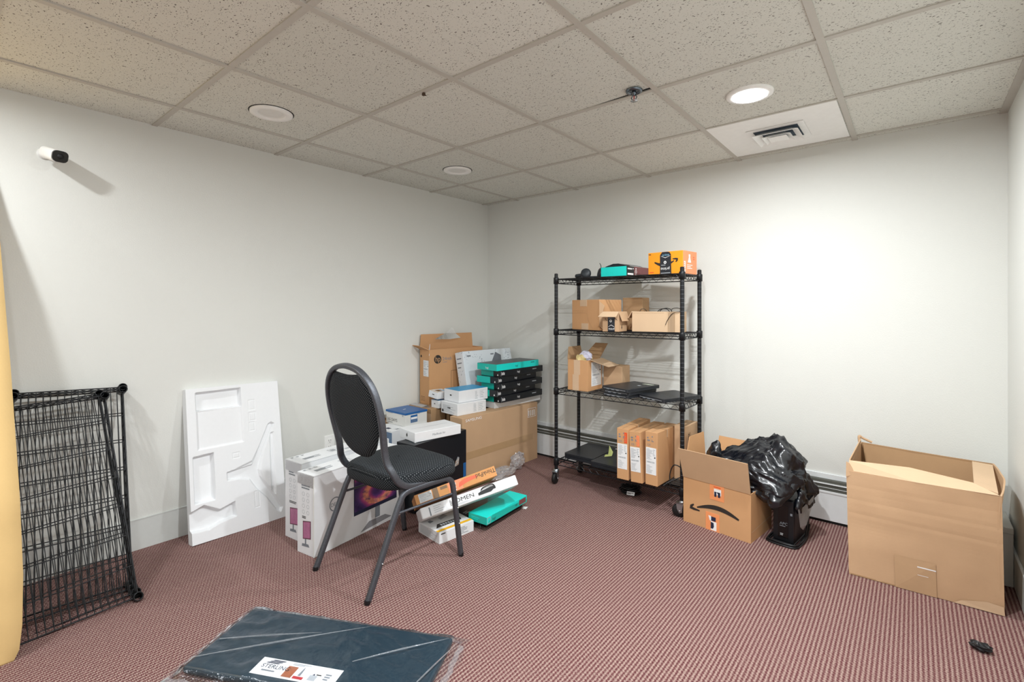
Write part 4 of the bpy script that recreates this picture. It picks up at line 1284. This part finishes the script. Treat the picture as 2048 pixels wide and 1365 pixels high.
mb.build('printed_tape', t)
flap('front_flap', t, (-a, 0, h), (0, 0, h), (-.1, -.85, -.55), .06, KRAFT_L, -.006, .003)
flap('side_flap', t, (0, 0, h), (0, b, h), (.35, 0, -1), .065, KRAFT, .01, .003)
t = thing('cable_box', 'long open pale brown carton of cables on second shelf', 'box', (1.962, -.372, Z3), .2)
a, b, h = .315, .13, .128
mb = MB(); open_walls(mb, a, b, h, KRAFT_L); F, S, T = faces(a, b, h)
F.arc(mb, [(.225, .0), (.228, .12)], [.002, .002], KRAFT_D); F.arc(mb, [(.262, 0), (.262, .125)], [.0025]*2, KRAFT_D); F.arc(mb, [(.0, .118), (.2, .119)], [.001]*2, KRAFT_D)
mb.build('carton', t)
flap('end_flap', t, (-a, 0, h), (-a, b, h), (-.6, 0, -1), .05, KRAFT_L, .01)
for k, (lab, pts) in enumerate((('thin black cable loop at left end of long cable carton', [(-.27, .03, .05), (-.27, .02, .125), (-.255, .02, .145), (-.23, .03, .132), (-.22, .05, .06)]),
                 ('black cable bundle rising from middle of long cable carton', [(-.17, .04, .05), (-.16, .03, .125), (-.125, .03, .146), (-.09, .04, .13), (-.08, .05, .05)]),
                 ('black cable loop hanging over front of long cable carton', [(-.08, .06, .06), (-.075, .03, .135), (-.05, .02, .151), (-.02, .01, .146), (-.018, -.006, .13), (-.06, -.007, .118), (-.09, -.007, .08), (-.105, -.0075, .045)]))):
    Mx = Matrix.Translation((1.962, -.372, Z3)) @ Matrix.Rotation(.2, 4, 'Z')
    P = [Mx @ Vector(p) for p in pts]
    mb = MB(); c0 = P[0].copy(); mb.tube([p-c0 for p in smoothpath(P, 6)], .0026 if k == 1 else .0018, BLACKP, 6)
    if k == 1: mb.tube([p-c0+Vector((.012, .006, .003)) for p in smoothpath(P, 6)], .0024, BLACKP, 6)
    o = mb.build('cable'); o.location = c0; tag(o, lab, 'cable', 'cables in the long carton')
# third shelf
t = thing('shipping_box', 'open brown carton with white shipping label on third shelf', 'box', (1.347, -.475, Z2), -.001)
a, b, h = .159, .20, .212
mb = MB(); open_walls(mb, a, b, h, KRAFT_O); F, S, T = faces(a, b, h); mb.build('carton', t, bevel=.001)
patch('packing_tape', t, F, .05, .11, .10, h, TAPE); patch('packing_tape', t, F, .04, .0, .09, .11, TAPE)
ship_label('shipping_label', t, S, .05, .03, .185, .195, 21, PAPER, 'white shipping label')
flap('front_flap', t, (-a, b, h), (-a, 0, h), (-.15, .2, .35), .10, KRAFT_D, .02)
flap('rear_flap', t, (-.02, b, h), (-a, b, h), (.55, .45, 1.0), .13, KRAFT_D, .02)
flap('side_flap', t, (0, b*1.0, h), (0, .03, h), (.9, .35, -.35), .13, KRAFT_L, .01)
t = thing('shipping_box', 'brown carton behind the labelled open one on third shelf', 'box', (1.50, -.27, Z2), .0)
mb = MB(); closed(mb, .145, .12, .165, KRAFT); mb.build('carton', t, bevel=.003)
o = crumple('padded_envelope', (1.275, -.40, Z2+.165), (.045, .06, .035), 12, .3, 2.2, POUCH, 'pale yellow padded packing poking out of labelled carton', 'packing')
o = crumple('bubble_wrap', (1.30, -.42, Z2+.198), (.04, .022, .03), 12, .35, 6.2, BUBBLE, 'white bubble wrap on top of yellow packing in carton', 'bubble wrap')
def laptop(label, x, y, z, yaw, w, d, h, grp, mark=False, mat=LAPTOP):
    t = thing('laptop', label, 'laptop', (x, y, z), yaw, group=grp)
    mb = MB(); mb.sweep([(0, 0, 0), (0, 0, h*.55)], rounded(w, d, .014), mat, smooth=False, up=(1, 0, 0))
    for k in range(3): mb.box(-w*.3+k*.04, -d/2-.0006, h*.15, -w*.3+k*.04+.022, -d/2, h*.38, INKG)
    mb.box(-w/2+.016, -d/2-.0005, h*.42, w/2-.016, -d/2+.001, h*.5, CARDG)
    mb.build('base', t)
    mb = MB(); mb.sweep([(0, 0, h*.6), (0, 0, h*.93), (0, 0, h)], rounded(w, d, .014), mat, smooth=False, up=(1, 0, 0))
    if mark:
        f = Face((0, 0, h), (1, 0, 0), (0, 1, 0)); f.rect(mb, w*.16, d*.05, w*.26, d*.12, INKL, .0006); f.rect(mb, w*.05, d*.3, w*.42, d*.4, plain('pale_sticker', '#b9bfae', .5), .0006)
    mb.build('lid', t)
    mb = MB(); mb.box(-w*.35, d/2-.008, h*.45, w*.35, d/2-.001, h*.75, BLACKG); mb.build('hinge', t)
laptop('black laptop at bottom of the pile of three, third shelf', 1.612, -.385, Z2+.002, -.2, .205, .31, .019, 'laptops piled on third shelf')
laptop('black laptop in middle of the pile of three, third shelf', 1.615, -.38, Z2+.022, -.17, .205, .31, .019, 'laptops piled on third shelf')
laptop('black laptop with pale sticker topmost of pile of three', 1.622, -.385, Z2+.042, -.25, .215, .325, .02, 'laptops piled on third shelf', True)
laptop('larger thin black laptop alone at right of third shelf', 1.866, -.352, Z2+.002, -.40, .222, .315, .022, 'laptops piled on third shelf')
# bottom shelf
laptop('thick black laptop at left end of bottom shelf', 1.247, -.265, Z1+.002, 1.57, .34, .235, .034, 'laptops on the bottom shelf')
laptop('wide black laptop with yellow-green note on it, bottom shelf', 1.490, -.30, Z1+.002, 1.55, .36, .235, .034, 'laptops on the bottom shelf')
mb = MB(); mb.slab([(0, 0, .0), (.05, .012, .012), (.045, .035, .018), (-.003, .02, .01)], .0006, STICKY); mb.slab([(.02, .02, .014), (.05, .014, .012), (.052, .03, .035), (.022, .034, .075)], .0006, STICKY)
o = mb.build('sticky_note'); o.location = (1.40, -.34, Z1+.037); tag(o, 'curled yellow-green paper note on black laptop, bottom shelf', 'note')
def pc_box(label, x, y, yaw, a, b, h, grp, ty=0, red=None, seed=0):
    t = thing('laptop_carton', label, 'box', (x, y, Z1+.003), yaw, 0, ty, group=grp)
    mb = MB(); F, S, T = closed(mb, a, b, h, KRAFT_O)
    T.rect(mb, 0, a/2-.0015, b, a/2+.0015, KRAFT_D, .0008)
    F.text(mb, 'CE', .012, h-.085, .018, INKG); F.lines(mb, .012, h-.06, .03, h-.03, 2, INKG); F.disc(mb, .045, h-.028, .004, INKG); F.lines(mb, .04, h-.06, .055, h-.045, 2, INKG)
    if red: F.rect(mb, a-.028, h-.088, a-.008, h-.022, red); F.lines(mb, a-.024, h-.08, a-.012, h-.03, 5, KRAFT_O, .001, .3)
    T.lines(mb, b*.5, .02, b*.7, .035, 2, KRAFT_D)
    mb.build('carton', t, bevel=.002)
    ship_label('printed_label', t, F, .004, .065, a-.008, h-.095, seed, PAPER, 'white printed label')
    patch('packing_tape', t, S, b*.42, h-.05, b*.46, h, TAPE)
    return t, F, S, T
G = 'laptop cartons on the bottom shelf'
pc_box('brown labelled carton with red mark, leftmost of three', 1.697, -.577, .043, .076, .36, .316, G, 0, REDO, 31)
pc_box('brown labelled carton with faded mark, middle of three', 1.787, -.574, -.03, .076, .35, .310, G, -.045, ORANGEP, 37)
t, F, S, T = pc_box('brown labelled carton rightmost of three, wide side showing', 1.879, -.566, -.05, .078, .30, .321, G, 0, None, 41)
t = thing('laptop_carton', 'brown carton behind right post on bottom shelf', 'box', (1.975, -.36, Z1+.003), -.04, group=G)
mb = MB(); F, S, T = closed(mb, .075, .19, .335, KRAFT); S.rect(mb, .03, .2, .07, .29, KRAFT_D); S.lines(mb, .035, .205, .065, .285, 6, INK, .001, .5); mb.build('carton', t, bevel=.002)
mb = MB(); P = [(1.93, -.50, Z1+.008), (1.925, -.49, Z1+.07), (1.945, -.48, Z1+.125), (1.985, -.47, Z1+.115), (2.01, -.455, Z1+.075), (1.97, -.47, Z1+.05), (1.93, -.505, Z1+.03), (1.90, -.53, Z1+.006)]
c0 = Vector(P[0]); mb.tube([p-c0 for p in smoothpath(P, 6)], .0035, BLACKP, 7); o = mb.build('power_cord'); o.location = c0; tag(o, 'black power cord looping at right end of bottom shelf', 'cord')
# cable coil on the carpet below the rack
t = thing('cable_coil', 'black coiled cable with white tag on carpet under rack', 'cable', (1.60, -.352, 0), .25)
mb = MB()
for k in range(9):
    r = .055+.012*math.sin(k*2.1); pts = [((r+.006*math.sin(3*a_+k))*math.cos(a_), (r*.85+.005*math.cos(2*a_+k))*math.sin(a_), .007+.0052*k+.003*math.sin(2*a_+k)) for a_ in [2*PI*i/26 for i in range(26)]]
    mb.tube(pts, .0042, BLACKP, 6, True)
mb.build('coil', t)
mb = MB(); mb.slab([(-.01, -.066, .012), (.04, -.066, .012), (.042, -.062, .034), (-.008, -.062, .034)], .0008, PAPER); f = Face((-.01, -.0668, .012), (1, 0, 0), (0, .18, 1)); f.lines(mb, .004, .006, .046, .018, 2, INK, .0012); mb.build('tag', t)['label'] = 'white cable tag'

# ------------------------------------------------------------------ open parcel carton, liner and battery unit
t = thing('parcel_box', 'open brown parcel carton with curved arrow beside rack', 'box', (2.40, -.598, 0), -.143)
a, b, h = .378, .285, .259
mb = MB(); open_walls(mb, a, b, h, KRAFT_O); F, S, T = faces(a, b, h)
swoosh(F, mb, .045, .098, .272, .034, INK, -1, -.0)
mb.build('carton', t, bevel=.001)
flap('front_flap', t, (-a, 0, h), (0, 0, h), (0, -.28, 1), .178, KRAFT, -.004)
flap('left_flap', t, (-a, b, h), (-a, .0, h), (-.1, .3, 1), .215, KRAFT_O, .055)
flap('back_flap', t, (-.02, b, h), (-a+.05, b, h), (.0, .35, 1), .195, KRAFT_O, .0)
mb = MB(); S.arc(mb, [(.01, .055), (.08, .06), (.17, .066), (.27, .07)], [.003]*4, KRAFT_L); mb.build('cut_line', t)
o, _ = patch('orange_tape', t, F, .158, h-.085, .238, h, TAPEO); mb = MB()
F.rect(mb, .182, h-.055, .222, h-.022, WPRINT, .0018); F.rect(mb, .184, h-.066, .196, h-.038, NAVY, .0022); F.rect(mb, .204, h-.066, .217, h-.038, NAVY, .0022); F.poly(mb, [(.196, h-.038), (.217, h-.038), (.206, h-.05)], NAVY, .0022); F.lines(mb, .18, h-.018, .22, h-.008, 1, REDO, .0018)
mb.build('tape_print', t)
o, _ = patch('orange_tape', t, F, .135, .0, .212, .098, TAPEO); mb = MB()
F.poly(mb, [(.15, .08), (.165, .08), (.17, .052), (.158, .055)], WPRINT, .0018); F.rect(mb, .166, .055, .192, .078, NAVY, .0022); F.rect(mb, .164, .004, .196, .052, WPRINT, .0018); F.poly(mb, [(.164, .012), (.176, .012), (.182, .025), (.18, .045), (.164, .048)], NAVY, .0022)
mb.build('tape_print', t)

bag = thing('bin_liner', 'crumpled shiny black bin liner over carton and battery unit', 'bag', (2.36, -.36, .18))
import bmesh
def hull_bag(name, pts, cuts, amp, seed, mat, smooth=True):
    bm = bmesh.new()
    for p in pts: bm.verts.new(Vector(p)-Vector((2.36, -.36, .18)))
    bmesh.ops.convex_hull(bm, input=bm.verts)
    bmesh.ops.delete(bm, geom=[v for v in bm.verts if not v.link_faces], context='VERTS')
    bmesh.ops.triangulate(bm, faces=bm.faces)
    bmesh.ops.subdivide_edges(bm, edges=bm.edges, cuts=cuts, use_grid_fill=True)
    bmesh.ops.triangulate(bm, faces=bm.faces)
    for _ in range(4): bmesh.ops.smooth_vert(bm, verts=bm.verts, factor=.5, use_axis_x=True, use_axis_y=True, use_axis_z=True)
    bm.normal_update()
    for v in bm.verts:
        p = v.co*1.0
        d1 = Vector((.75, -.35, -.55)).normalized(); d2 = Vector((.3, .9, -.2)); d2 = (d2-d1*d2.dot(d1)).normalized(); d3 = d1.cross(d2)
        wob = noise.noise(p*6)*.05
        q = Vector((p.dot(d1)*4.5, (p.dot(d2)+wob)*13, (p.dot(d3)+wob)*13))+Vector((seed, 0, 0))
        r1 = 1-2.6*abs(noise.noise(q))**.8; r2 = 1-2.4*abs(noise.noise(q*2.1+Vector((0, seed, 4))))**.8; r3 = 1-2.4*abs(noise.noise(q*4.3+Vector((seed, 2, 4))))
        v.co += v.normal*amp*(r1*1.1+r2*.7+r3*.25)
    me = bpy.data.meshes.new(name); bm.to_mesh(me); bm.free(); me.materials.append(mat)
    for p in me.polygons: p.use_smooth = smooth
    o = bpy.data.objects.new(name, me); COL.objects.link(o); o.parent = bag
    return o
hull_bag('liner_body', [(2.10, -.47, .30), (2.10, -.35, .34), (2.35, -.52, .28), (2.30, -.50, .36), (2.36, -.26, .47), (2.28, -.30, .43), (2.46, -.30, .515), (2.50, -.34, .52), (2.55, -.40, .46), (2.60, -.32, .43), (2.615, -.36, .37),
        (2.45, -.52, .25), (2.42, -.505, .235), (2.50, -.555, .225), (2.53, -.56, .28), (2.60, -.45, .31), (2.42, -.50, .40), (2.50, -.22, .40), (2.55, -.24, .33), (2.30, -.4, .22), (2.13, -.45, .29)], 15, .014, 3.1, BAG)
hull_bag('liner_fold', [(2.475, -.555, .20), (2.44, -.52, .24), (2.50, -.57, .27), (2.53, -.565, .225), (2.50, -.58, .215), (2.62, -.42, .33), (2.60, -.38, .36), (2.55, -.45, .34)], 10, .009, 9.3, BAG)
hull_bag('liner_tuft', [(2.12, -.44, .34), (2.16, -.47, .36), (2.15, -.43, .455), (2.185, -.42, .46), (2.19, -.46, .40), (2.14, -.40, .40), (2.20, -.40, .36)], 9, .009, 5.3, BAG)
hull_bag('liner_skirt', [(2.59, -.50, .20), (2.64, -.36, .23), (2.66, -.30, .25), (2.645, -.25, .26), (2.60, -.30, .34), (2.60, -.24, .20), (2.60, -.46, .27), (2.61, -.40, .14), (2.615, -.33, .13)], 10, .010, 1.3, BAG)
mb = MB(); c = Vector((2.36, -.36, .18))
mb.add([Vector(p)-c for p in ((2.60, -.50, .20), (2.605, -.47, .10), (2.612, -.43, .075), (2.625, -.41, .10), (2.615, -.44, .2), (2.65, -.33, .24), (2.635, -.37, .15))], [(0, 1, 4), (1, 2, 3), (1, 3, 4), (4, 3, 6), (4, 6, 5)], FILMK); mb.build('liner_edge', bag)

t = thing('battery_backup', 'black tower battery backup unit standing under bin liner', 'battery unit', (2.579, -.485, 0), -.119)
a, b, h = .100, .27, .232
mb = MB(); mb.box(-a, .008, .008, 0, b, h, BLACKP); mb.build('case', t, bevel=.006)
mb = MB(); mb.box(-a+.001, -.004, .012, -.001, .01, h-.004, BLACKM); F = Face((-a, -.004, 0), (1, 0, 0), (0, 0, 1))
F.rect(mb, .025, .03, .074, h-.035, BLACKG, .001); F.text(mb, 'APC', .034, .098, .020, INKG, 0, .0018); F.lines(mb, .034, .088, .062, .094, 1, INKG, .0018)
F.lines(mb, .036, .04, .062, .054, 2, INKL, .0018); F.rect(mb, .084, h-.078, .094, h-.066, INKG, .0014)
mb.build('front_bezel', t, bevel=.003)
mb = MB(); mb.box(-a-.004, -.010, 0, .004, b+.004, .010, BLACKP); mb.build('foot_plinth', t, bevel=.004)
mb = MB()
for k, (r, z) in enumerate(((.0, .006), (.010, .006), (.005, .015))):
    e = .016+r
    P = [(-a-e, .08, z), (-a-e, -.005, z), (-a-e*.4, -.028-r, z), (-.03, -.034-r, z), (e*.6, -.022-r, z), (e, .02, z), (e, .12, z+.01), (e*.9, .18, z+.06*k)]
    mb.tube(smoothpath(P, 7), .0048, BLACKP, 8)
mb.build('power_cord', t)

# ------------------------------------------------------------------ big open carton on the right
t = thing('open_carton', 'biggest open empty brown carton before the right wall', 'box', (2.826, -.622, 0))
o_ = Vector((2.826, -.622, 0))
bot = [(2.826, -.622), (3.338, -.605), (3.342, -.125), (2.832, -.115)]
top = [(2.813, -.60, .472), (3.322, -.685, .500), (3.346, -.175, .507), (2.834, -.105, .506)]
B = [Vector((x, y, .002))-o_ for x, y in bot]; Tt = [Vector(p)-o_ for p in top]
def wall_grid(p0, p1, q1, q0, th, mat, bulge, nu=16, nv=14, seed=0, creases=()):
    m = MB(); vs, fs = [], []
    n = (p1-p0).cross(q0-p0).normalized()
    for side in (0, 1):
        for j in range(nv+1):
            for i in range(nu+1):
                u, v = i/nu, j/nv
                p = (p0.lerp(p1, u)).lerp(q0.lerp(q1, u), v)
                d = bulge(u, v)+.0025*noise.noise((u*5+seed, v*5, seed))
                for cv in creases: d -= .0007*max(0, 1-abs(v-cv)/.02)
                vs.append(p+n*(d-(th if side else 0)))
    O = (nu+1)*(nv+1)
    for j in range(nv):
        for i in range(nu):
            k = j*(nu+1)+i; fs += [(k, k+1, k+nu+2, k+nu+1), (O+k, O+k+nu+1, O+k+nu+2, O+k+1)]
    for i in range(nu):
        for j in (0, nv):
            k = j*(nu+1)+i; fs.append((k, O+k, O+k+1, k+1))
    for j in range(nv):
        for i in (0, nu):
            k = j*(nu+1)+i; fs.append((k, k+nu+1, O+k+nu+1, O+k))
    m.add(vs, fs, mat, False); return m
KB = KRAFT
wall_grid(B[0], B[1], Tt[1], Tt[0], .006, KB, lambda u, v: .012*math.sin(PI*u)*v, 24, 30, 1., (.60, .73, .86)).build('front_panel', t)
wall_grid(B[1], B[2], Tt[2], Tt[1], .006, KB, lambda u, v: .022*math.sin(PI*u)*v*v-.012*math.sin(PI*v), 16, 16, 4.).build('right_panel', t)
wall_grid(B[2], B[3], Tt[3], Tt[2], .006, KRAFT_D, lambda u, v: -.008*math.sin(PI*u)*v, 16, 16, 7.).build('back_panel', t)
wall_grid(B[3], B[0], Tt[0], Tt[3], .006, KB, lambda u, v: .0, 12, 14, 9.).build('left_panel', t)
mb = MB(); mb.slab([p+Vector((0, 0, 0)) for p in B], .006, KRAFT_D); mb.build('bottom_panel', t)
def fold(name, p0, p1, d, ln, ins, mat=KRAFT_L): return flap(name, t, p0, p1, d, ln, mat, ins, .005)
mb = MB(); P0, P1 = Tt[0]+Vector((.006, .004, -.002)), Tt[1]+Vector((-.004, .0, -.002))
mb.slab([P0, P0.lerp(P1, .5)+Vector((0, -.012, 0)), P1, P1+Vector((-.075, .055, .02)), P0.lerp(P1, .45)+Vector((0, .048, .045)), P0+Vector((.004, .025, .042))], .005, KRAFT_L); mb.build('front_flap', t)
fold('right_flap', Tt[1]+Vector((-.008, .03, -.004)), Tt[2]+Vector((-.008, -.03, -.004)), (-.97, 0, .14), .07, .03, KRAFT_L)
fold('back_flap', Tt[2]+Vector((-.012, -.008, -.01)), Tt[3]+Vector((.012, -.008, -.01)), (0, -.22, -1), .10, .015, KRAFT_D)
fold('left_flap', Tt[3]+Vector((.004, -.06, 0)), Tt[0]+Vector((.004, .10, .0)), (.10, .25, .9), .028, .01, KRAFT)
mb = MB(); mb.tube(smoothpath([Tt[3]+Vector((-.004, -.01, 0)), Tt[3]+Vector((-.006, .0, .03)), Tt[3]+Vector((.01, .004, .02)), Tt[3]+Vector((.05, .004, .004))], 4), .007, KRAFT, 6); mb.build('torn_corner', t)
mb = MB(); mb.slab([Tt[0]+Vector((0, .0, -.03)), Tt[0]+Vector((.035, .0, -.005)), Tt[0]+Vector((.012, .006, .035)), Tt[0]+Vector((0, .01, .04))], .005, KRAFT); mb.build('corner_tuck', t)
f = Face(Tt[3]*.25+Tt[0]*.75+Vector((.105, .075, -.075)), (1, 0.05, 0), (0, .45, .8))
mb = MB(); f.rect(mb, 0, 0, .085, .035, PAPER, 0); f.lines(mb, .008, .006, .03, .03, 3, INKG, .001); f.rect(mb, .045, .008, .05, .028, INK, .001); f.rect(mb, .056, .008, .06, .028, INK, .001); f.frame(mb, .066, .008, .08, .028, .003, INK, .001); mb.build('paper_label', t)['label'] = 'white label on inner flap'
u = (B[1]-B[0]).normalized(); f = Face(B[0]+Vector((0, -.0062, 0)), u, (Tt[0]-B[0]))
def fbulge(uu, vv):
    p = (B[0].lerp(B[1], uu)).lerp(Tt[0].lerp(Tt[1], uu), vv); n = (B[1]-B[0]).cross(Tt[0]-B[0]).normalized()
    return p+n*(.012*math.sin(PI*uu)*vv+.0042)
mb = MB(); W4 = lambda a0, b0, a1, b1: [fbulge(a0, b0), fbulge(a1, b0), fbulge(a1, b1), fbulge(a0, b1)]
mb.add(W4(.33, .0, .60, .30), [(0, 1, 2, 3)], plain('worn_brown_tape', '#bd9c79', .35)); mb.build('packing_tape', t)
mb = MB(); mb.add([p+Vector((0, -.002, 0)) for p in W4(.48, .235, .60, .245)], [(0, 1, 2, 3)], WPRINT); mb.build('torn_tape_edge', t)
mb = MB(); mb.add([p+Vector((0, -.002, 0)) for p in W4(.48, .165, .55, .169)], [(0, 1, 2, 3)], WPRINT); mb.build('torn_tape_edge', t)
mb = MB(); mb.add([fbulge(.70, .0)+Vector((0, -.002, .002)), fbulge(1., .0)+Vector((0, -.003, .002)), fbulge(.995, .075), fbulge(.9, .085), fbulge(.75, .04)], [(0, 1, 2, 3, 4)], KRAFT_L); mb.build('scuffed_edge', t)

# ------------------------------------------------------------------ camera
cam = bpy.data.cameras.new('camera'); co = bpy.data.objects.new('camera', cam); COL.objects.link(co)
cam.sensor_width = 36; cam.lens = 975.838*36/2048; cam.shift_y = -65/2048; cam.clip_start = .02
co.location = (3.0565, -3.36, 1.231); co.rotation_euler = (PI/2, 0, .6886)
scn.camera = co

# ------------------------------------------------------------------ light from the ceiling downlights, rear rows added as fill
POW = [17, 32, 11, 10, 9, 9]
for (x, y), p in zip(LAMPS, POW):
    ld = bpy.data.lights.new('downlight_and_fill_lamp', 'AREA'); ld.shape = 'DISK'; ld.size = .08; ld.energy = p
    ld.color = (.945, .98, 1); ld.spread = math.radians(178)
    lo = bpy.data.objects.new('downlight_and_fill_lamp', ld); COL.objects.link(lo); lo.location = (x, y, CH-.012)
w = bpy.data.worlds.new('world'); scn.world = w; w.use_nodes = True
bg = w.node_tree.nodes['Background']; bg.inputs[0].default_value = (.9, .95, 1, 1); bg.inputs[1].default_value = .0
scn.view_settings.view_transform = 'Standard'; scn.view_settings.look = 'None'
scn.view_settings.gamma = 1; scn.view_settings.use_curve_mapping = False
scn.view_settings.exposure = 0.5
